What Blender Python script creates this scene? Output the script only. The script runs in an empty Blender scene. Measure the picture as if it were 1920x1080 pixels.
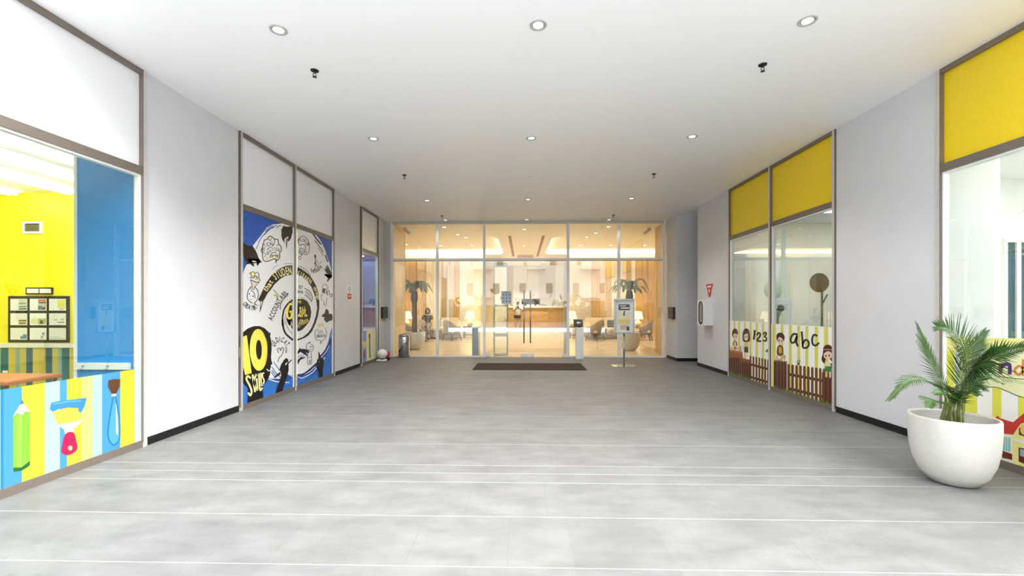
import bpy, bmesh, math, random
from mathutils import Vector, Matrix
from mathutils.geometry import tessellate_polygon
random.seed(7)
S = bpy.context.scene
COL = S.collection
PI = math.pi

# ------------------------------------------------------------------ camera
F = 820.0; YAW = math.atan(20.0/F); HOR = 575.0; CH = 1.5
cd = bpy.data.cameras.new('camera'); cam = bpy.data.objects.new('camera', cd); COL.objects.link(cam)
cam.location = (0, 0, CH); cam.rotation_euler = (PI/2, 0, YAW)
cd.sensor_width = 36; cd.lens = F/1920*36; cd.shift_y = 35.0/1920; cd.clip_start = 0.05; cd.clip_end = 400
S.camera = cam

# ------------------------------------------------------------------ exposure, sky, sun
S.view_settings.view_transform = 'Standard'
try: S.view_settings.look = 'None'
except Exception: pass
S.view_settings.gamma = 1; S.view_settings.exposure = 1.22
try: S.view_settings.use_curve_mapping = False
except Exception: pass
W = bpy.data.worlds.new('sky'); S.world = W; W.use_nodes = True
nt = W.node_tree; nt.nodes.clear()
wo = nt.nodes.new('ShaderNodeOutputWorld'); bg = nt.nodes.new('ShaderNodeBackground')
bg.inputs['Color'].default_value = (0.93, 0.96, 1.0, 1); bg.inputs['Strength'].default_value = 1.4
nt.links.new(bg.outputs[0], wo.inputs[0])
sl = bpy.data.lights.new('sun', 'SUN'); sun = bpy.data.objects.new('sun', sl); COL.objects.link(sun)
sl.energy = 4.2; sl.angle = math.radians(55); sl.color = (1, 0.99, 0.97)
sun.rotation_euler = Vector((-0.46, 0.52, -0.8)).to_track_quat('-Z', 'Y').to_euler()
try:
    S.cycles.max_bounces = 10; S.cycles.diffuse_bounces = 6; S.cycles.transparent_max_bounces = 24
    S.cycles.use_denoising = True; S.cycles.sample_clamp_indirect = 6
    S.cycles.caustics_reflective = False; S.cycles.caustics_refractive = False
except Exception: pass

# ------------------------------------------------------------------ pixel -> plane of the place
XL, XR, YB, ZC = -4.07, 4.46, 13.0, 4.03
ca, sa = math.cos(YAW), math.sin(YAW)
def ray(px, py):
    xc = (px-960)/F; yc = (HOR-py)/F
    return Vector((-sa+xc*ca, ca+xc*sa, yc))
def onX(px, py, X):
    d = ray(px, py); t = X/d.x; return Vector((X, d.y*t, CH+d.z*t))
def onY(px, py, Y):
    d = ray(px, py); t = Y/d.y; return Vector((d.x*t, Y, CH+d.z*t))
def onZ(px, py, Z):
    d = ray(px, py); t = (Z-CH)/d.z; return Vector((d.x*t, d.y*t, Z))
def yL(px): return onX(px, 600, XL).y
def yR(px): return onX(px, 600, XR).y
def xB(px, Y=None): return onY(px, 600, YB if Y is None else Y).x

# ------------------------------------------------------------------ materials
def lin(c):
    return tuple(((v/255)/12.92 if v/255 <= 0.04045 else ((v/255+0.055)/1.055)**2.4) for v in c)
MATS = {}
def mat(name, rgb, rough=0.6, metal=0.0, emit=0.0, noise=0.0, nscale=8.0, bump=0.0, bscale=60.0, spec=0.5, trans=None, coat=0):
    if name in MATS: return MATS[name]
    m = bpy.data.materials.new(name); m.use_nodes = True; n = m.node_tree; b = n.nodes['Principled BSDF']
    c = lin(rgb)
    b.inputs['Base Color'].default_value = (*c, 1); b.inputs['Roughness'].default_value = rough
    b.inputs['Metallic'].default_value = metal; b.inputs['Specular IOR Level'].default_value = spec
    if coat: b.inputs['Coat Weight'].default_value = coat
    if emit:
        b.inputs['Emission Color'].default_value = (*c, 1); b.inputs['Emission Strength'].default_value = emit
    if noise or bump:
        tc = n.nodes.new('ShaderNodeTexCoord')
    if noise:
        t = n.nodes.new('ShaderNodeTexNoise'); t.inputs['Scale'].default_value = nscale; t.inputs['Detail'].default_value = 6
        n.links.new(tc.outputs['Object'], t.inputs['Vector'])
        r = n.nodes.new('ShaderNodeValToRGB')
        r.color_ramp.elements[0].position = 0.3; r.color_ramp.elements[1].position = 0.7
        r.color_ramp.elements[0].color = (*[v*(1-noise) for v in c], 1)
        r.color_ramp.elements[1].color = (*[min(1, v*(1+noise)) for v in c], 1)
        n.links.new(t.outputs['Fac'], r.inputs['Fac']); n.links.new(r.outputs['Color'], b.inputs['Base Color'])
    if bump:
        t2 = n.nodes.new('ShaderNodeTexNoise'); t2.inputs['Scale'].default_value = bscale; t2.inputs['Detail'].default_value = 4
        n.links.new(tc.outputs['Object'], t2.inputs['Vector'])
        bp = n.nodes.new('ShaderNodeBump'); bp.inputs['Strength'].default_value = bump; bp.inputs['Distance'].default_value = 0.01
        n.links.new(t2.outputs['Fac'], bp.inputs['Height']); n.links.new(bp.outputs['Normal'], b.inputs['Normal'])
    MATS[name] = m; return m
def glassmat(name, tint=(255, 255, 255), refl=0.1, edge=0.6):
    m = bpy.data.materials.new(name); m.use_nodes = True; n = m.node_tree; n.nodes.clear()
    o = n.nodes.new('ShaderNodeOutputMaterial'); mx = n.nodes.new('ShaderNodeMixShader')
    tr = n.nodes.new('ShaderNodeBsdfTransparent'); gl = n.nodes.new('ShaderNodeBsdfGlossy')
    tr.inputs['Color'].default_value = (*lin(tint), 1); gl.inputs['Roughness'].default_value = 0.0
    gl.inputs['Color'].default_value = (1, 1, 1, 1)
    lw = n.nodes.new('ShaderNodeFresnel'); lw.inputs['IOR'].default_value = 1.5
    mr = n.nodes.new('ShaderNodeMapRange'); mr.inputs['From Min'].default_value = 0.04; mr.inputs['From Max'].default_value = 1
    mr.inputs['To Min'].default_value = refl; mr.inputs['To Max'].default_value = edge
    n.links.new(lw.outputs[0], mr.inputs['Value']); n.links.new(mr.outputs[0], mx.inputs['Fac'])
    n.links.new(tr.outputs[0], mx.inputs[1]); n.links.new(gl.outputs[0], mx.inputs[2]); n.links.new(mx.outputs[0], o.inputs[0])
    MATS[name] = m; return m
def woodmat(name, c1, c2, scale=3.0, axis='Z', rough=0.4):
    m = bpy.data.materials.new(name); m.use_nodes = True; n = m.node_tree; b = n.nodes['Principled BSDF']
    tc = n.nodes.new('ShaderNodeTexCoord'); mp = n.nodes.new('ShaderNodeMapping')
    sc = {'Z': (6, 6, 0.25), 'X': (0.25, 6, 6), 'Y': (6, 0.25, 6)}[axis]
    mp.inputs['Scale'].default_value = sc
    t = n.nodes.new('ShaderNodeTexNoise'); t.inputs['Scale'].default_value = scale; t.inputs['Detail'].default_value = 7; t.inputs['Distortion'].default_value = 0.6
    r = n.nodes.new('ShaderNodeValToRGB'); r.color_ramp.elements[0].position = 0.32; r.color_ramp.elements[1].position = 0.68
    r.color_ramp.elements[0].color = (*lin(c1), 1); r.color_ramp.elements[1].color = (*lin(c2), 1)
    n.links.new(tc.outputs['Object'], mp.inputs['Vector']); n.links.new(mp.outputs[0], t.inputs['Vector'])
    n.links.new(t.outputs['Fac'], r.inputs['Fac']); n.links.new(r.outputs['Color'], b.inputs['Base Color'])
    b.inputs['Roughness'].default_value = rough
    MATS[name] = m; return m

M_wall = mat('grey_wall_paint', (212, 212, 215), 0.5, noise=0.02, nscale=3, bump=0.08, bscale=90)
M_wallr = M_wall
M_ceil = mat('white_ceiling_paint', (250, 250, 250), 0.42, noise=0.01, nscale=2, bump=0.03, bscale=50)
M_black = mat('black_skirting_paint', (14, 14, 16), 0.45)
M_frame = mat('champagne_aluminium', (206, 202, 196), 0.42, metal=0.2, noise=0.04, nscale=20)
M_framed = mat('bronze_aluminium', (126, 116, 106), 0.45, metal=0.3, noise=0.05, nscale=20)
M_framew = mat('pale_aluminium', (246, 246, 244), 0.4)
M_white = mat('white_paint', (240, 240, 240), 0.5)
M_panelw = mat('white_transom_panel', (245, 245, 247), 0.35, coat=0.2)
M_panely = mat('yellow_transom_panel', (240, 208, 26), 0.4, noise=0.03, nscale=30)
M_yellow = mat('yellow_classroom_paint', (250, 236, 20), 0.6, noise=0.02)
M_blue = mat('blue_classroom_paint', (40, 146, 224), 0.6, noise=0.03, nscale=12)
M_steel = mat('brushed_steel', (190, 190, 188), 0.22, metal=1.0)
M_chrome = mat('polished_steel', (205, 205, 205), 0.08, metal=1.0)
M_dark = mat('dark_plastic', (24, 23, 22), 0.4)
M_mat = mat('brown_mat_pile', (58, 40, 32), 0.95, noise=0.25, nscale=90, bump=0.6, bscale=220)
M_cream = mat('cream_plaster', (247, 238, 218), 0.6, noise=0.02)
M_lobceil = mat('lobby_ceiling_paint', (250, 243, 228), 0.75)
M_paper = mat('white_paper', (238, 238, 236), 0.7)
M_woodp = woodmat('oak_wall_panel', (190, 150, 84), (216, 180, 112))
M_woodl = woodmat('pale_oak_panel', (214, 184, 140), (232, 208, 168))
M_woodd = woodmat('dark_walnut', (52, 30, 20), (84, 52, 34))
M_woodb = woodmat('oak_counter_front', (188, 142, 88), (212, 170, 118), axis='X')
M_slot = mat('brown_ceiling_slot', (150, 100, 44), 0.6)
M_fab = mat('cream_fabric', (226, 210, 184), 0.9, noise=0.06, nscale=60, bump=0.2, bscale=300)
M_fabg = mat('taupe_fabric', (150, 134, 116), 0.9, noise=0.08, nscale=60, bump=0.2, bscale=300)
M_fabb = mat('brown_cushion_fabric', (70, 44, 30), 0.9, noise=0.1, nscale=40)
M_pot = mat('white_terrazzo_pot', (206, 204, 198), 0.55, noise=0.035, nscale=40, bump=0.12, bscale=120)
M_soil = mat('grey_potting_soil', (96, 90, 82), 0.95, noise=0.3, nscale=60, bump=0.8, bscale=80)
M_leaf = mat('palm_leaf', (44, 80, 22), 0.45, noise=0.3, nscale=14)
M_leafd = mat('dark_palm_leaf', (66, 86, 44), 0.5, noise=0.3, nscale=10)
M_stem = mat('palm_stem', (112, 118, 62), 0.6, noise=0.25, nscale=30)
M_trunk = mat('palm_trunk', (74, 60, 40), 0.85, noise=0.3, nscale=30, bump=0.8, bscale=50)
M_red = mat('red_sign_paint', (196, 36, 34), 0.4)
M_glow = mat('warm_lamp_glow', (255, 232, 180), 0.5, emit=.75)
M_cove = mat('warm_cove_glow', (255, 242, 214), 0.5, emit=2.2)
M_tube = mat('white_tube_glow', (250, 253, 255), 0.5, emit=8.5)
M_spot = mat('white_downlight_glow', (255, 252, 244), 0.5, emit=.8)
M_spotw = mat('warm_downlight_glow', (255, 244, 218), 0.5, emit=3.0)
G_entry = glassmat('clear_entrance_glass', (252, 255, 252), 0.125, 0.7)
G_side = glassmat('clear_window_glass', (248, 252, 250), 0.025, 0.26)
M_teal = mat('dark_teal_glass', (52, 84, 88), 0.15, noise=0.2, nscale=3)

# ------------------------------------------------------------------ mesh builder
class MB:
    def __init__(s): s.v = []; s.f = []; s.m = []; s.sm = []; s.mats = []
    def mi(s, m):
        if m not in s.mats: s.mats.append(m)
        return s.mats.index(m)
    def face(s, pts, m, smooth=False):
        i = len(s.v); s.v += [tuple(p) for p in pts]; s.f.append(tuple(range(i, i+len(pts)))); s.m.append(s.mi(m)); s.sm.append(smooth)
    def grid(s, rings, m, closed=True, cap0=False, cap1=False, smooth=True):
        b = len(s.v); k = len(rings[0]); mi = s.mi(m)
        for r in rings: s.v += [tuple(p) for p in r]
        for i in range(len(rings)-1):
            for j in range(k if closed else k-1):
                a = b+i*k+j; c = b+i*k+(j+1) % k
                s.f.append((a, c, c+k, a+k)); s.m.append(mi); s.sm.append(smooth)
        if cap0: s.f.append(tuple(b+j for j in range(k))[::-1]); s.m.append(mi); s.sm.append(False)
        if cap1: s.f.append(tuple(b+(len(rings)-1)*k+j for j in range(k))); s.m.append(mi); s.sm.append(False)
    def box(s, x0, x1, y0, y1, z0, z1, m, R=None):
        c = [(x0, y0, z0), (x1, y0, z0), (x1, y1, z0), (x0, y1, z0), (x0, y0, z1), (x1, y0, z1), (x1, y1, z1), (x0, y1, z1)]
        if R: c = [tuple(R @ Vector(p)) for p in c]
        b = len(s.v); s.v += c; mi = s.mi(m)
        for q in ((3, 2, 1, 0), (4, 5, 6, 7), (0, 1, 5, 4), (1, 2, 6, 5), (2, 3, 7, 6), (3, 0, 4, 7)):
            s.f.append(tuple(b+i for i in q)); s.m.append(mi); s.sm.append(False)
        return s
    def tube(s, pts, r, m, seg=10, caps=True):
        pts = [Vector(p) for p in pts]; n = len(pts); rs = r if isinstance(r, (list, tuple)) else [r]*n
        rings = []; prev = None
        for i, p in enumerate(pts):
            t = (pts[min(i+1, n-1)]-pts[max(i-1, 0)])
            if t.length < 1e-9: t = Vector((0, 0, 1))
            t.normalize()
            if prev is None: u = t.orthogonal().normalized()
            else:
                u = prev-t*prev.dot(t)
                u = u.normalized() if u.length > 1e-6 else t.orthogonal().normalized()
            prev = u; w = t.cross(u)
            rings.append([p+(u*math.cos(a)+w*math.sin(a))*rs[i] for a in [2*PI*k/seg for k in range(seg)]])
        s.grid(rings, m, True, caps, caps); return s
    def lathe(s, prof, c, m, seg=32, cap0=True, cap1=True, sx=1, sy=1):
        rings = [[(c[0]+r*sx*math.cos(2*PI*k/seg), c[1]+r*sy*math.sin(2*PI*k/seg), c[2]+z) for k in range(seg)] for r, z in prof]
        s.grid(rings, m, True, cap0, cap1); return s
    def ball(s, c, rx, ry, rz, m, seg=16, rg=10):
        rings = [[(c[0]+rx*math.sin(PI*i/rg)*math.cos(2*PI*k/seg), c[1]+ry*math.sin(PI*i/rg)*math.sin(2*PI*k/seg), c[2]-rz*math.cos(PI*i/rg)) for k in range(seg)] for i in range(1, rg)]
        s.grid(rings, m, True, True, True); return s
    def rbox(s, x0, x1, y0, y1, z0, z1, m, r=0.04, n=5):
        # pillow-like box: rounded plan corners and eased top and bottom
        def ring(ins, z):
            a0, a1, b0, b1 = x0+ins, x1-ins, y0+ins, y1-ins; rr = max(0.002, r-ins*0.3); out = []
            for cx, cy, st in ((a1-rr, b1-rr, 0), (a0+rr, b1-rr, PI/2), (a0+rr, b0+rr, PI), (a1-rr, b0+rr, 1.5*PI)):
                for k in range(n): out.append((cx+rr*math.cos(st+PI/2*k/(n-1)), cy+rr*math.sin(st+PI/2*k/(n-1)), z))
            return out
        e = min(r, (z1-z0)*0.48); rings = []
        for k in range(5): a = PI/2*k/4; rings.append(ring(e*(1-math.sin(a)), z0+e*(1-math.cos(a))))
        for k in range(5): a = PI/2*k/4; rings.append(ring(e*(1-math.cos(a)), z1-e*(1-math.sin(a))))
        s.grid(rings, m, True, True, True); return s
    def xf(s, Mx):
        s.v = [tuple(Mx @ Vector(p)) for p in s.v]; return s
    def build(s, name, parent=None, bevel=0.0, loc=None):
        me = bpy.data.meshes.new(name); me.from_pydata(s.v, [], s.f)
        for m in s.mats: me.materials.append(m)
        me.polygons.foreach_set('material_index', s.m); me.polygons.foreach_set('use_smooth', s.sm); me.update()
        o = bpy.data.objects.new(name, me); COL.objects.link(o)
        if parent: o.parent = parent
        if loc: o.location = loc
        if bevel:
            b = o.modifiers.new('bevel', 'BEVEL'); b.width = bevel; b.segments = 2; b.limit_method = 'ANGLE'
        return o
def tag(o, label=None, cat=None, group=None, kind=None):
    if label: o['label'] = label
    if cat: o['category'] = cat
    if group: o['group'] = group
    if kind: o['kind'] = kind
    return o
def thing(name, label, cat, loc=(0, 0, 0), rz=0, group=None):
    o = bpy.data.objects.new(name, None); COL.objects.link(o); o.location = loc; o.rotation_euler = (0, 0, rz); o.empty_display_size = 0.1
    return tag(o, label, cat, group)
def struct(o): o['kind'] = 'structure'; return o
def dup(root, loc, rz=None, label=None, group=None):
    r = root.copy(); COL.objects.link(r); r.location = loc
    if rz is not None: r.rotation_euler = (0, 0, rz)
    if label: r['label'] = label
    if group: r['group'] = group
    for ch in list(root.children):
        c = ch.copy(); COL.objects.link(c); c.parent = r
        for g in list(ch.children):
            d = g.copy(); COL.objects.link(d); d.parent = c
    return r
def B(x0, x1, y0, y1, z0, z1, m): return MB().box(x0, x1, y0, y1, z0, z1, m)

# ================================================================== SETTING
Y0 = 2.45                                    # open end of the passage
# floor: grey stone tiles with pale joints
def floormat():
    m = bpy.data.materials.new('grey_stone_tile'); m.use_nodes = True; n = m.node_tree; b = n.nodes['Principled BSDF']
    tc = n.nodes.new('ShaderNodeTexCoord')
    t = n.nodes.new('ShaderNodeTexNoise'); t.inputs['Scale'].default_value = 2.2; t.inputs['Detail'].default_value = 9; t.inputs['Roughness'].default_value = 0.65
    mp = n.nodes.new('ShaderNodeMapping'); mp.inputs['Scale'].default_value = (1, 2.2, 1)
    n.links.new(tc.outputs['Object'], mp.inputs[0]); n.links.new(mp.outputs[0], t.inputs['Vector'])
    r = n.nodes.new('ShaderNodeValToRGB'); r.color_ramp.elements[0].position = 0.3; r.color_ramp.elements[1].position = 0.72
    r.color_ramp.elements[0].color = (*lin((102, 102, 102)), 1); r.color_ramp.elements[1].color = (*lin((125, 125, 125)), 1)
    n.links.new(t.outputs['Fac'], r.inputs['Fac'])
    bk = n.nodes.new('ShaderNodeTexBrick'); bk.inputs['Scale'].default_value = 1; bk.inputs['Brick Width'].default_value = 0.6; bk.inputs['Row Height'].default_value = 0.6
    bk.inputs['Mortar Size'].default_value = 0; bk.inputs['Color1'].default_value = (0.93, 0.93, 0.93, 1); bk.inputs['Color2'].default_value = (1.04, 1.04, 1.03, 1)
    n.links.new(tc.outputs['Object'], bk.inputs['Vector'])
    mu = n.nodes.new('ShaderNodeMix'); mu.data_type = 'RGBA'; mu.blend_type = 'MULTIPLY'; mu.inputs[0].default_value = 1
    n.links.new(r.outputs['Color'], mu.inputs[6]); n.links.new(bk.outputs['Color'], mu.inputs[7])
    n.links.new(mu.outputs[2], b.inputs['Base Color'])
    b.inputs['Roughness'].default_value = 0.5
    t2 = n.nodes.new('ShaderNodeTexNoise'); t2.inputs['Scale'].default_value = 45; t2.inputs['Detail'].default_value = 6
    n.links.new(tc.outputs['Object'], t2.inputs['Vector'])
    bp = n.nodes.new('ShaderNodeBump'); bp.inputs['Strength'].default_value = 0.25; bp.inputs['Distance'].default_value = 0.006
    n.links.new(t2.outputs['Fac'], bp.inputs['Height']); n.links.new(bp.outputs[0], b.inputs['Normal'])
    return m
M_floor = floormat(); M_grout = mat('pale_joint', (166, 166, 163), 0.7); M_groutf = mat('faint_joint', (152, 151, 148), 0.7); M_joint = mat('dark_joint', (112, 111, 109), 0.7)
fl = MB(); fl.box(-4.9, 7.2, 0.0, YB+0.03, -0.2, 0, M_floor)
rows = [0.1, 0.7, 1.3, 1.915, 2.515, 3.12, 3.727, 3.928, 4.125]
y = 4.755
while y < YB-0.3: rows.append(y); y += 0.62
for i, yy in enumerate(rows):
    fl.box(XL, XR, yy-0.0025, yy+0.0025, 0, 0.0006, M_grout if yy < 5.0 else M_groutf)
    y2 = rows[i+1] if i+1 < len(rows) else YB
    off = [0.0, 0.22, 0.41, 0.1, 0.33][i % 5]; x = XL+off+0.05
    while x < XR:
        fl.box(x-0.0015, x+0.0015, yy+0.003, y2-0.003, 0, 0.0005, M_joint); x += 0.6
struct(fl.build('floor'))
struct(B(-60, 60, -60, -5.0, -0.2, -0.0006, mat('grey_asphalt', (96, 96, 98), 0.85, noise=0.08, nscale=3)).build('floor_driveway'))
struct(B(-60, 60, -5.0, 0.0, -0.2, -0.0005, mat('pale_forecourt_paving', (234, 236, 240), 0.8, noise=0.03, nscale=2)).build('floor_forecourt'))
struct(B(-4.9, 7.2, 3.3, YB+0.03, ZC, ZC+0.35, M_ceil).build('ceiling'))

# left wall piers
pL = [(yL(273)+0.01, yL(447)), (yL(628), yL(675)), (yL(711), YB+0.02)]
pR = [(yR(1757)-0.0, yR(1568)), ]
XI = onY(158, 600, yL(270)+0.05).x
wl = MB()
for a, b_ in pL: wl.box(XI if a < 6 else -4.6, XL, a, b_, 0, ZC, M_wall)
wl.box(-4.6, XL, Y0-0.35, Y0, 0, ZC, M_wall)
struct(wl.build('wall_left'))
bl = MB()
for a, b_ in pL: bl.box(XL-0.005, XL+0.012, a+0.01, b_-0.005, 0, 0.085, M_black)
struct(bl.build('baseboard_left'))
# right wall piers, the recess and the pier beside the entrance
yr = lambda p: yR(p)
pr = [(yr(1568), yr(1757))[::-1], (yr(1365), yr(1309))]
wr = MB()
wr.box(XR, XR+0.6, yr(1757), yr(1568), 0, ZC, M_wall)
wr.box(XR, XR+0.6, yr(1365), yr(1308), 0, ZC, M_wall)
wr.box(XR, XR+0.6, Y0-0.35, Y0, 0, ZC, M_wall)
YA = 12.15; XA = onY(1269, 600, YA).x
wr.box(XA, 7.2, YA, YB+0.05, 0, ZC, M_wall)
wr.box(XR+0.6, 7.2, yr(1308)-0.12, yr(1308), 0, ZC, M_wall)
wr.box(7.0, 7.2, yr(1308), YA, 0, ZC, M_wall)
struct(wr.build('wall_right'))
br = MB()
br.box(XR-0.012, XR+0.005, yr(1757)+0.01, yr(1568)-0.005, 0, 0.085, M_black)
br.box(XR-0.012, XR+0.005, yr(1365)+0.01, yr(1308), 0, 0.085, M_black)
br.box(XA-0.012, 7.0, YA-0.012, YA+0.005, 0, 0.085, M_black); br.box(XA-0.012, XA+0.005, YA, YB-0.03, 0, 0.085, M_black)
struct(br.build('baseboard_right'))

# shopfront windows along the two side walls
ZT = 2.95
def window(n, side, ys, zt, panel, gl=True, fm=None):
    X = XL if side < 0 else XR; s = -side      # s points into the passage
    fm = fm or M_frame
    root = thing('window_%d' % n, None, None, (0, 0, 0)); struct(root)
    f = MB(); ya, yb = ys[0], ys[-1]; w = 0.05
    def bx(y0, y1, z0, z1, m, d0=-0.09, d1=0.02):
        x0, x1 = sorted((X+s*d0, X+s*d1)); f.box(x0, x1, y0, y1, z0, z1, m)
    for k, yy in enumerate(ys):
        a = yy if k == 0 else (yy-w if k == len(ys)-1 else yy-w/2)
        bx(a, a+w, 0, ZC, M_frame); bx(a-0.004, a+0.002, 0.05, ZC, M_framed, -0.05, 0.021)
    for k in range(len(ys)-1):
        p, q = ys[k]+0.02, ys[k+1]-0.02
        bx(p, q, 0, 0.075, M_framed, -0.09, 0.015); bx(p, q, zt-0.04, zt+0.045, M_framed, -0.09, 0.012)
        bx(p, q, ZC-0.05, ZC, M_framed, -0.09, 0.015)
        bx(p, q, 0.075, 0.1, M_framew, -0.06, 0.0); bx(p, q, zt-0.06, zt-0.04, M_framew, -0.06, -0.005)
        for e0, e1 in ((p+0.02, p+0.05), (q-0.05, q-0.02)): bx(e0, e1, 0.1, zt-0.06, M_framew, -0.06, -0.004)
    f.build('window_frame', root)
    for k in range(len(ys)-1):
        p, q = ys[k]+0.03, ys[k+1]-0.03
        x0, x1 = sorted((X-s*0.035, X-s*0.025))
        B(x0, x1, p, q, zt+0.04, ZC-0.045, panel).build('transom_panel', root)
        if gl: B(*sorted((X-s*0.03, X-s*0.022)), p+0.02, q-0.02, 0.09, zt-0.05, G_side).build('glass_pane', root)
    return root
window(1, -1, [Y0, yL(273)], 2.95, M_panelw)
window(2, -1, [yL(449), yL(553), yL(627)], 2.95, M_panelw)
window(3, -1, [yL(677), yL(710)], 2.95, M_panelw)
window(4, 1, [Y0, yR(1757)], 2.97, M_panely)
window(5, 1, [yR(1567), yR(1444), yR(1366)], 2.97, M_panely)

# ---------------- entrance front
def entrance():
    root = thing('window_6', None, None); struct(root)
    mx = [xB(p) for p in (735.5, 820, 908, 1065, 1160, 1244)]; f = MB(); w = 0.037
    zt0, zt1 = 2.87, 2.94; zt = 2.905
    f.box(XL, mx[0]-w, YB-0.06, YB+0.06, 0, ZC, M_frame)
    for k, x in enumerate(mx):
        f.box(x-w, x+w, YB-0.05, YB+0.05, 0, ZC, M_framew)
    f.box(mx[0], mx[-1], YB-0.055, YB+0.05, ZC-0.07, ZC, M_frame)
    for k in range(5):
        f.box(mx[k]+w, mx[k+1]-w, YB-0.045, YB+0.045, zt0, zt1, M_framew)
        f.box(mx[k]+w, mx[k+1]-w, YB-0.047, YB+0.03, zt0-0.012, zt0, M_framed)
        if k != 2: f.box(mx[k]+w, mx[k+1]-w, YB-0.045, YB+0.045, 0, 0.045, M_framew)
    f.build('window_frame', root)
    for k in range(5):
        a, b = mx[k]+w-0.005, mx[k+1]-w+0.005
        B(a, b, YB-0.006, YB+0.006, zt1-0.01, ZC-0.06, G_entry).build('glass_pane', root)
        if k != 2: B(a, b, YB-0.006, YB+0.006, 0.04, zt0, G_entry).build('glass_pane', root)
    xm = xB(988.5)
    for n, a, b, hx in ((1, mx[2]+w+0.004, xm-0.004, xB(982.5)), (2, xm+0.004, mx[3]-w-0.004, xB(994.5))):
        d = thing('door_%d' % n, None, None); struct(d)
        B(a, b, YB-0.006, YB+0.006, 0.06, zt0-0.014, G_entry).build('glass_pane', d)
        h = MB()
        for sgn in (-1, 1):
            h.tube([(hx, YB+sgn*0.07, 0.42), (hx, YB+sgn*0.07, 1.98)], 0.02, M_steel, 12)
            for z in (0.62, 1.78): h.tube([(hx, YB, z), (hx, YB+sgn*0.07, z)], 0.012, M_steel, 8)
        h.build('door_handle', d)
        pf = MB(); e = a if n == 2 else b
        pf.box(*((a, a+0.19) if n == 2 else (b-0.19, b)), YB-0.02, YB+0.02, 0.015, 0.1, M_white)
        pf.box(a if n == 1 else b-0.14, a+0.14 if n == 1 else b, YB-0.02, YB+0.02, 0.015, 0.1, M_white)
        pf.build('patch_fitting', d, 0.004)
entrance()

# ================================================================== LOBBY beyond the glass
YS = 21.6            # lobby side walls face us here
YR = 27.4            # reception back wall
LX0, LX1 = -9.0, 6.9
M_marble = mat('cream_marble', (226, 206, 172), 0.22, noise=0.12, nscale=1.6)
struct(B(LX0, LX1, YB+0.03, YR+0.2, -0.2, 0, M_marble).build('floor_lobby'))
lw = MB()
xp0 = xB(749, 14.5); xp1 = xB(1228, 14.3)
lw.box(-4.9, xB(735, YB)+0.0, YB+0.06, 14.5, 0, ZC, M_woodl); lw.box(xB(735, YB)-0.4, xp0, YB+0.9, 14.5, 0, ZC, M_woodp)
lw.box(xp1, 5.2, YB+0.06, 14.3, 0, ZC, M_woodp)
lw.box(LX0, -4.9, 14.3, 14.5, 0, ZC, M_cream); lw.box(5.2, LX1, 14.1, 14.3, 0, ZC, M_cream)
lw.box(LX0-0.2, LX0, 14.3, YR, 0, 4.4, M_cream); lw.box(LX1, LX1+0.2, 14.1, YR, 0, 4.4, M_cream)
struct(lw.build('wall_lobby_side'))
# back walls with timber panels and pale columns (each strip: px from, px to, material, distance)
bw = MB()
xa = xB(905, YS); xb = xB(1066, YS)
bw.box(LX0, xa, YS, YS+0.2, 0, 4.3, M_cream); bw.box(xb, LX1, YS, YS+0.2, 0, 4.3, M_cream)
bw.box(LX0, LX1, YR, YR+0.2, 0, 4.3, M_cream)
M_mauve = mat('pale_grey_panel', (214, 204, 200), 0.5)
for a, b, m, d in ((735, 758, M_woodp, .06), (758, 782, M_woodp, .03), (783, 801, M_woodl, .08), (801, 828, M_cream, .22), (829, 836, M_woodp, .05), (838, 851, M_mauve, .12), (851, 861, M_woodp, .06), (862, 890, M_white, .04), (890, 902, M_cream, .2),
                   (1067, 1109, M_mauve, .04), (1110, 1124, M_woodp, .08), (1124.5, 1145, M_woodl, .05), (1146, 1172, M_cream, .22), (1173, 1183, M_woodp, .06), (1183, 1190, M_white, .1), (1190, 1214, M_woodp, .05), (1214.5, 1232, M_woodp, .1), (1232, 1250, M_woodl, .07)):
    bw.box(xB(a, YS), xB(b, YS), YS-d, YS, 0, 3.85, m)
for a, b, m in ((905, 925, M_woodl), (925.5, 953, M_cream), (953.5, 962, M_woodp), (962.5, 1010, M_white), (1011, 1040, M_mauve), (1040.5, 1056, M_white), (1056.5, 1068, M_cream)):
    bw.box(xB(a, YR), xB(b, YR), YR-0.08, YR, 0, 4.0, m)
struct(bw.build('wall_lobby_back'))
# ceiling: flat border, two raised trays with glowing edges, two brown slots
TY0, TY1 = 15.5, 21.2; TXa, TXb = -0.92, 1.08
lc = MB()
lc.box(LX0, LX1, YB+0.03, TY0, ZC, ZC+0.5, M_lobceil)
lc.box(TXa, TXb, TY0, YR+0.2, ZC, ZC+0.5, M_lobceil)
for a, b in ((LX0, TXa), (TXb, LX1)):
    lc.box(a, b, TY0, YR+0.2, ZC+0.22, ZC+0.5, M_lobceil)
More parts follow.
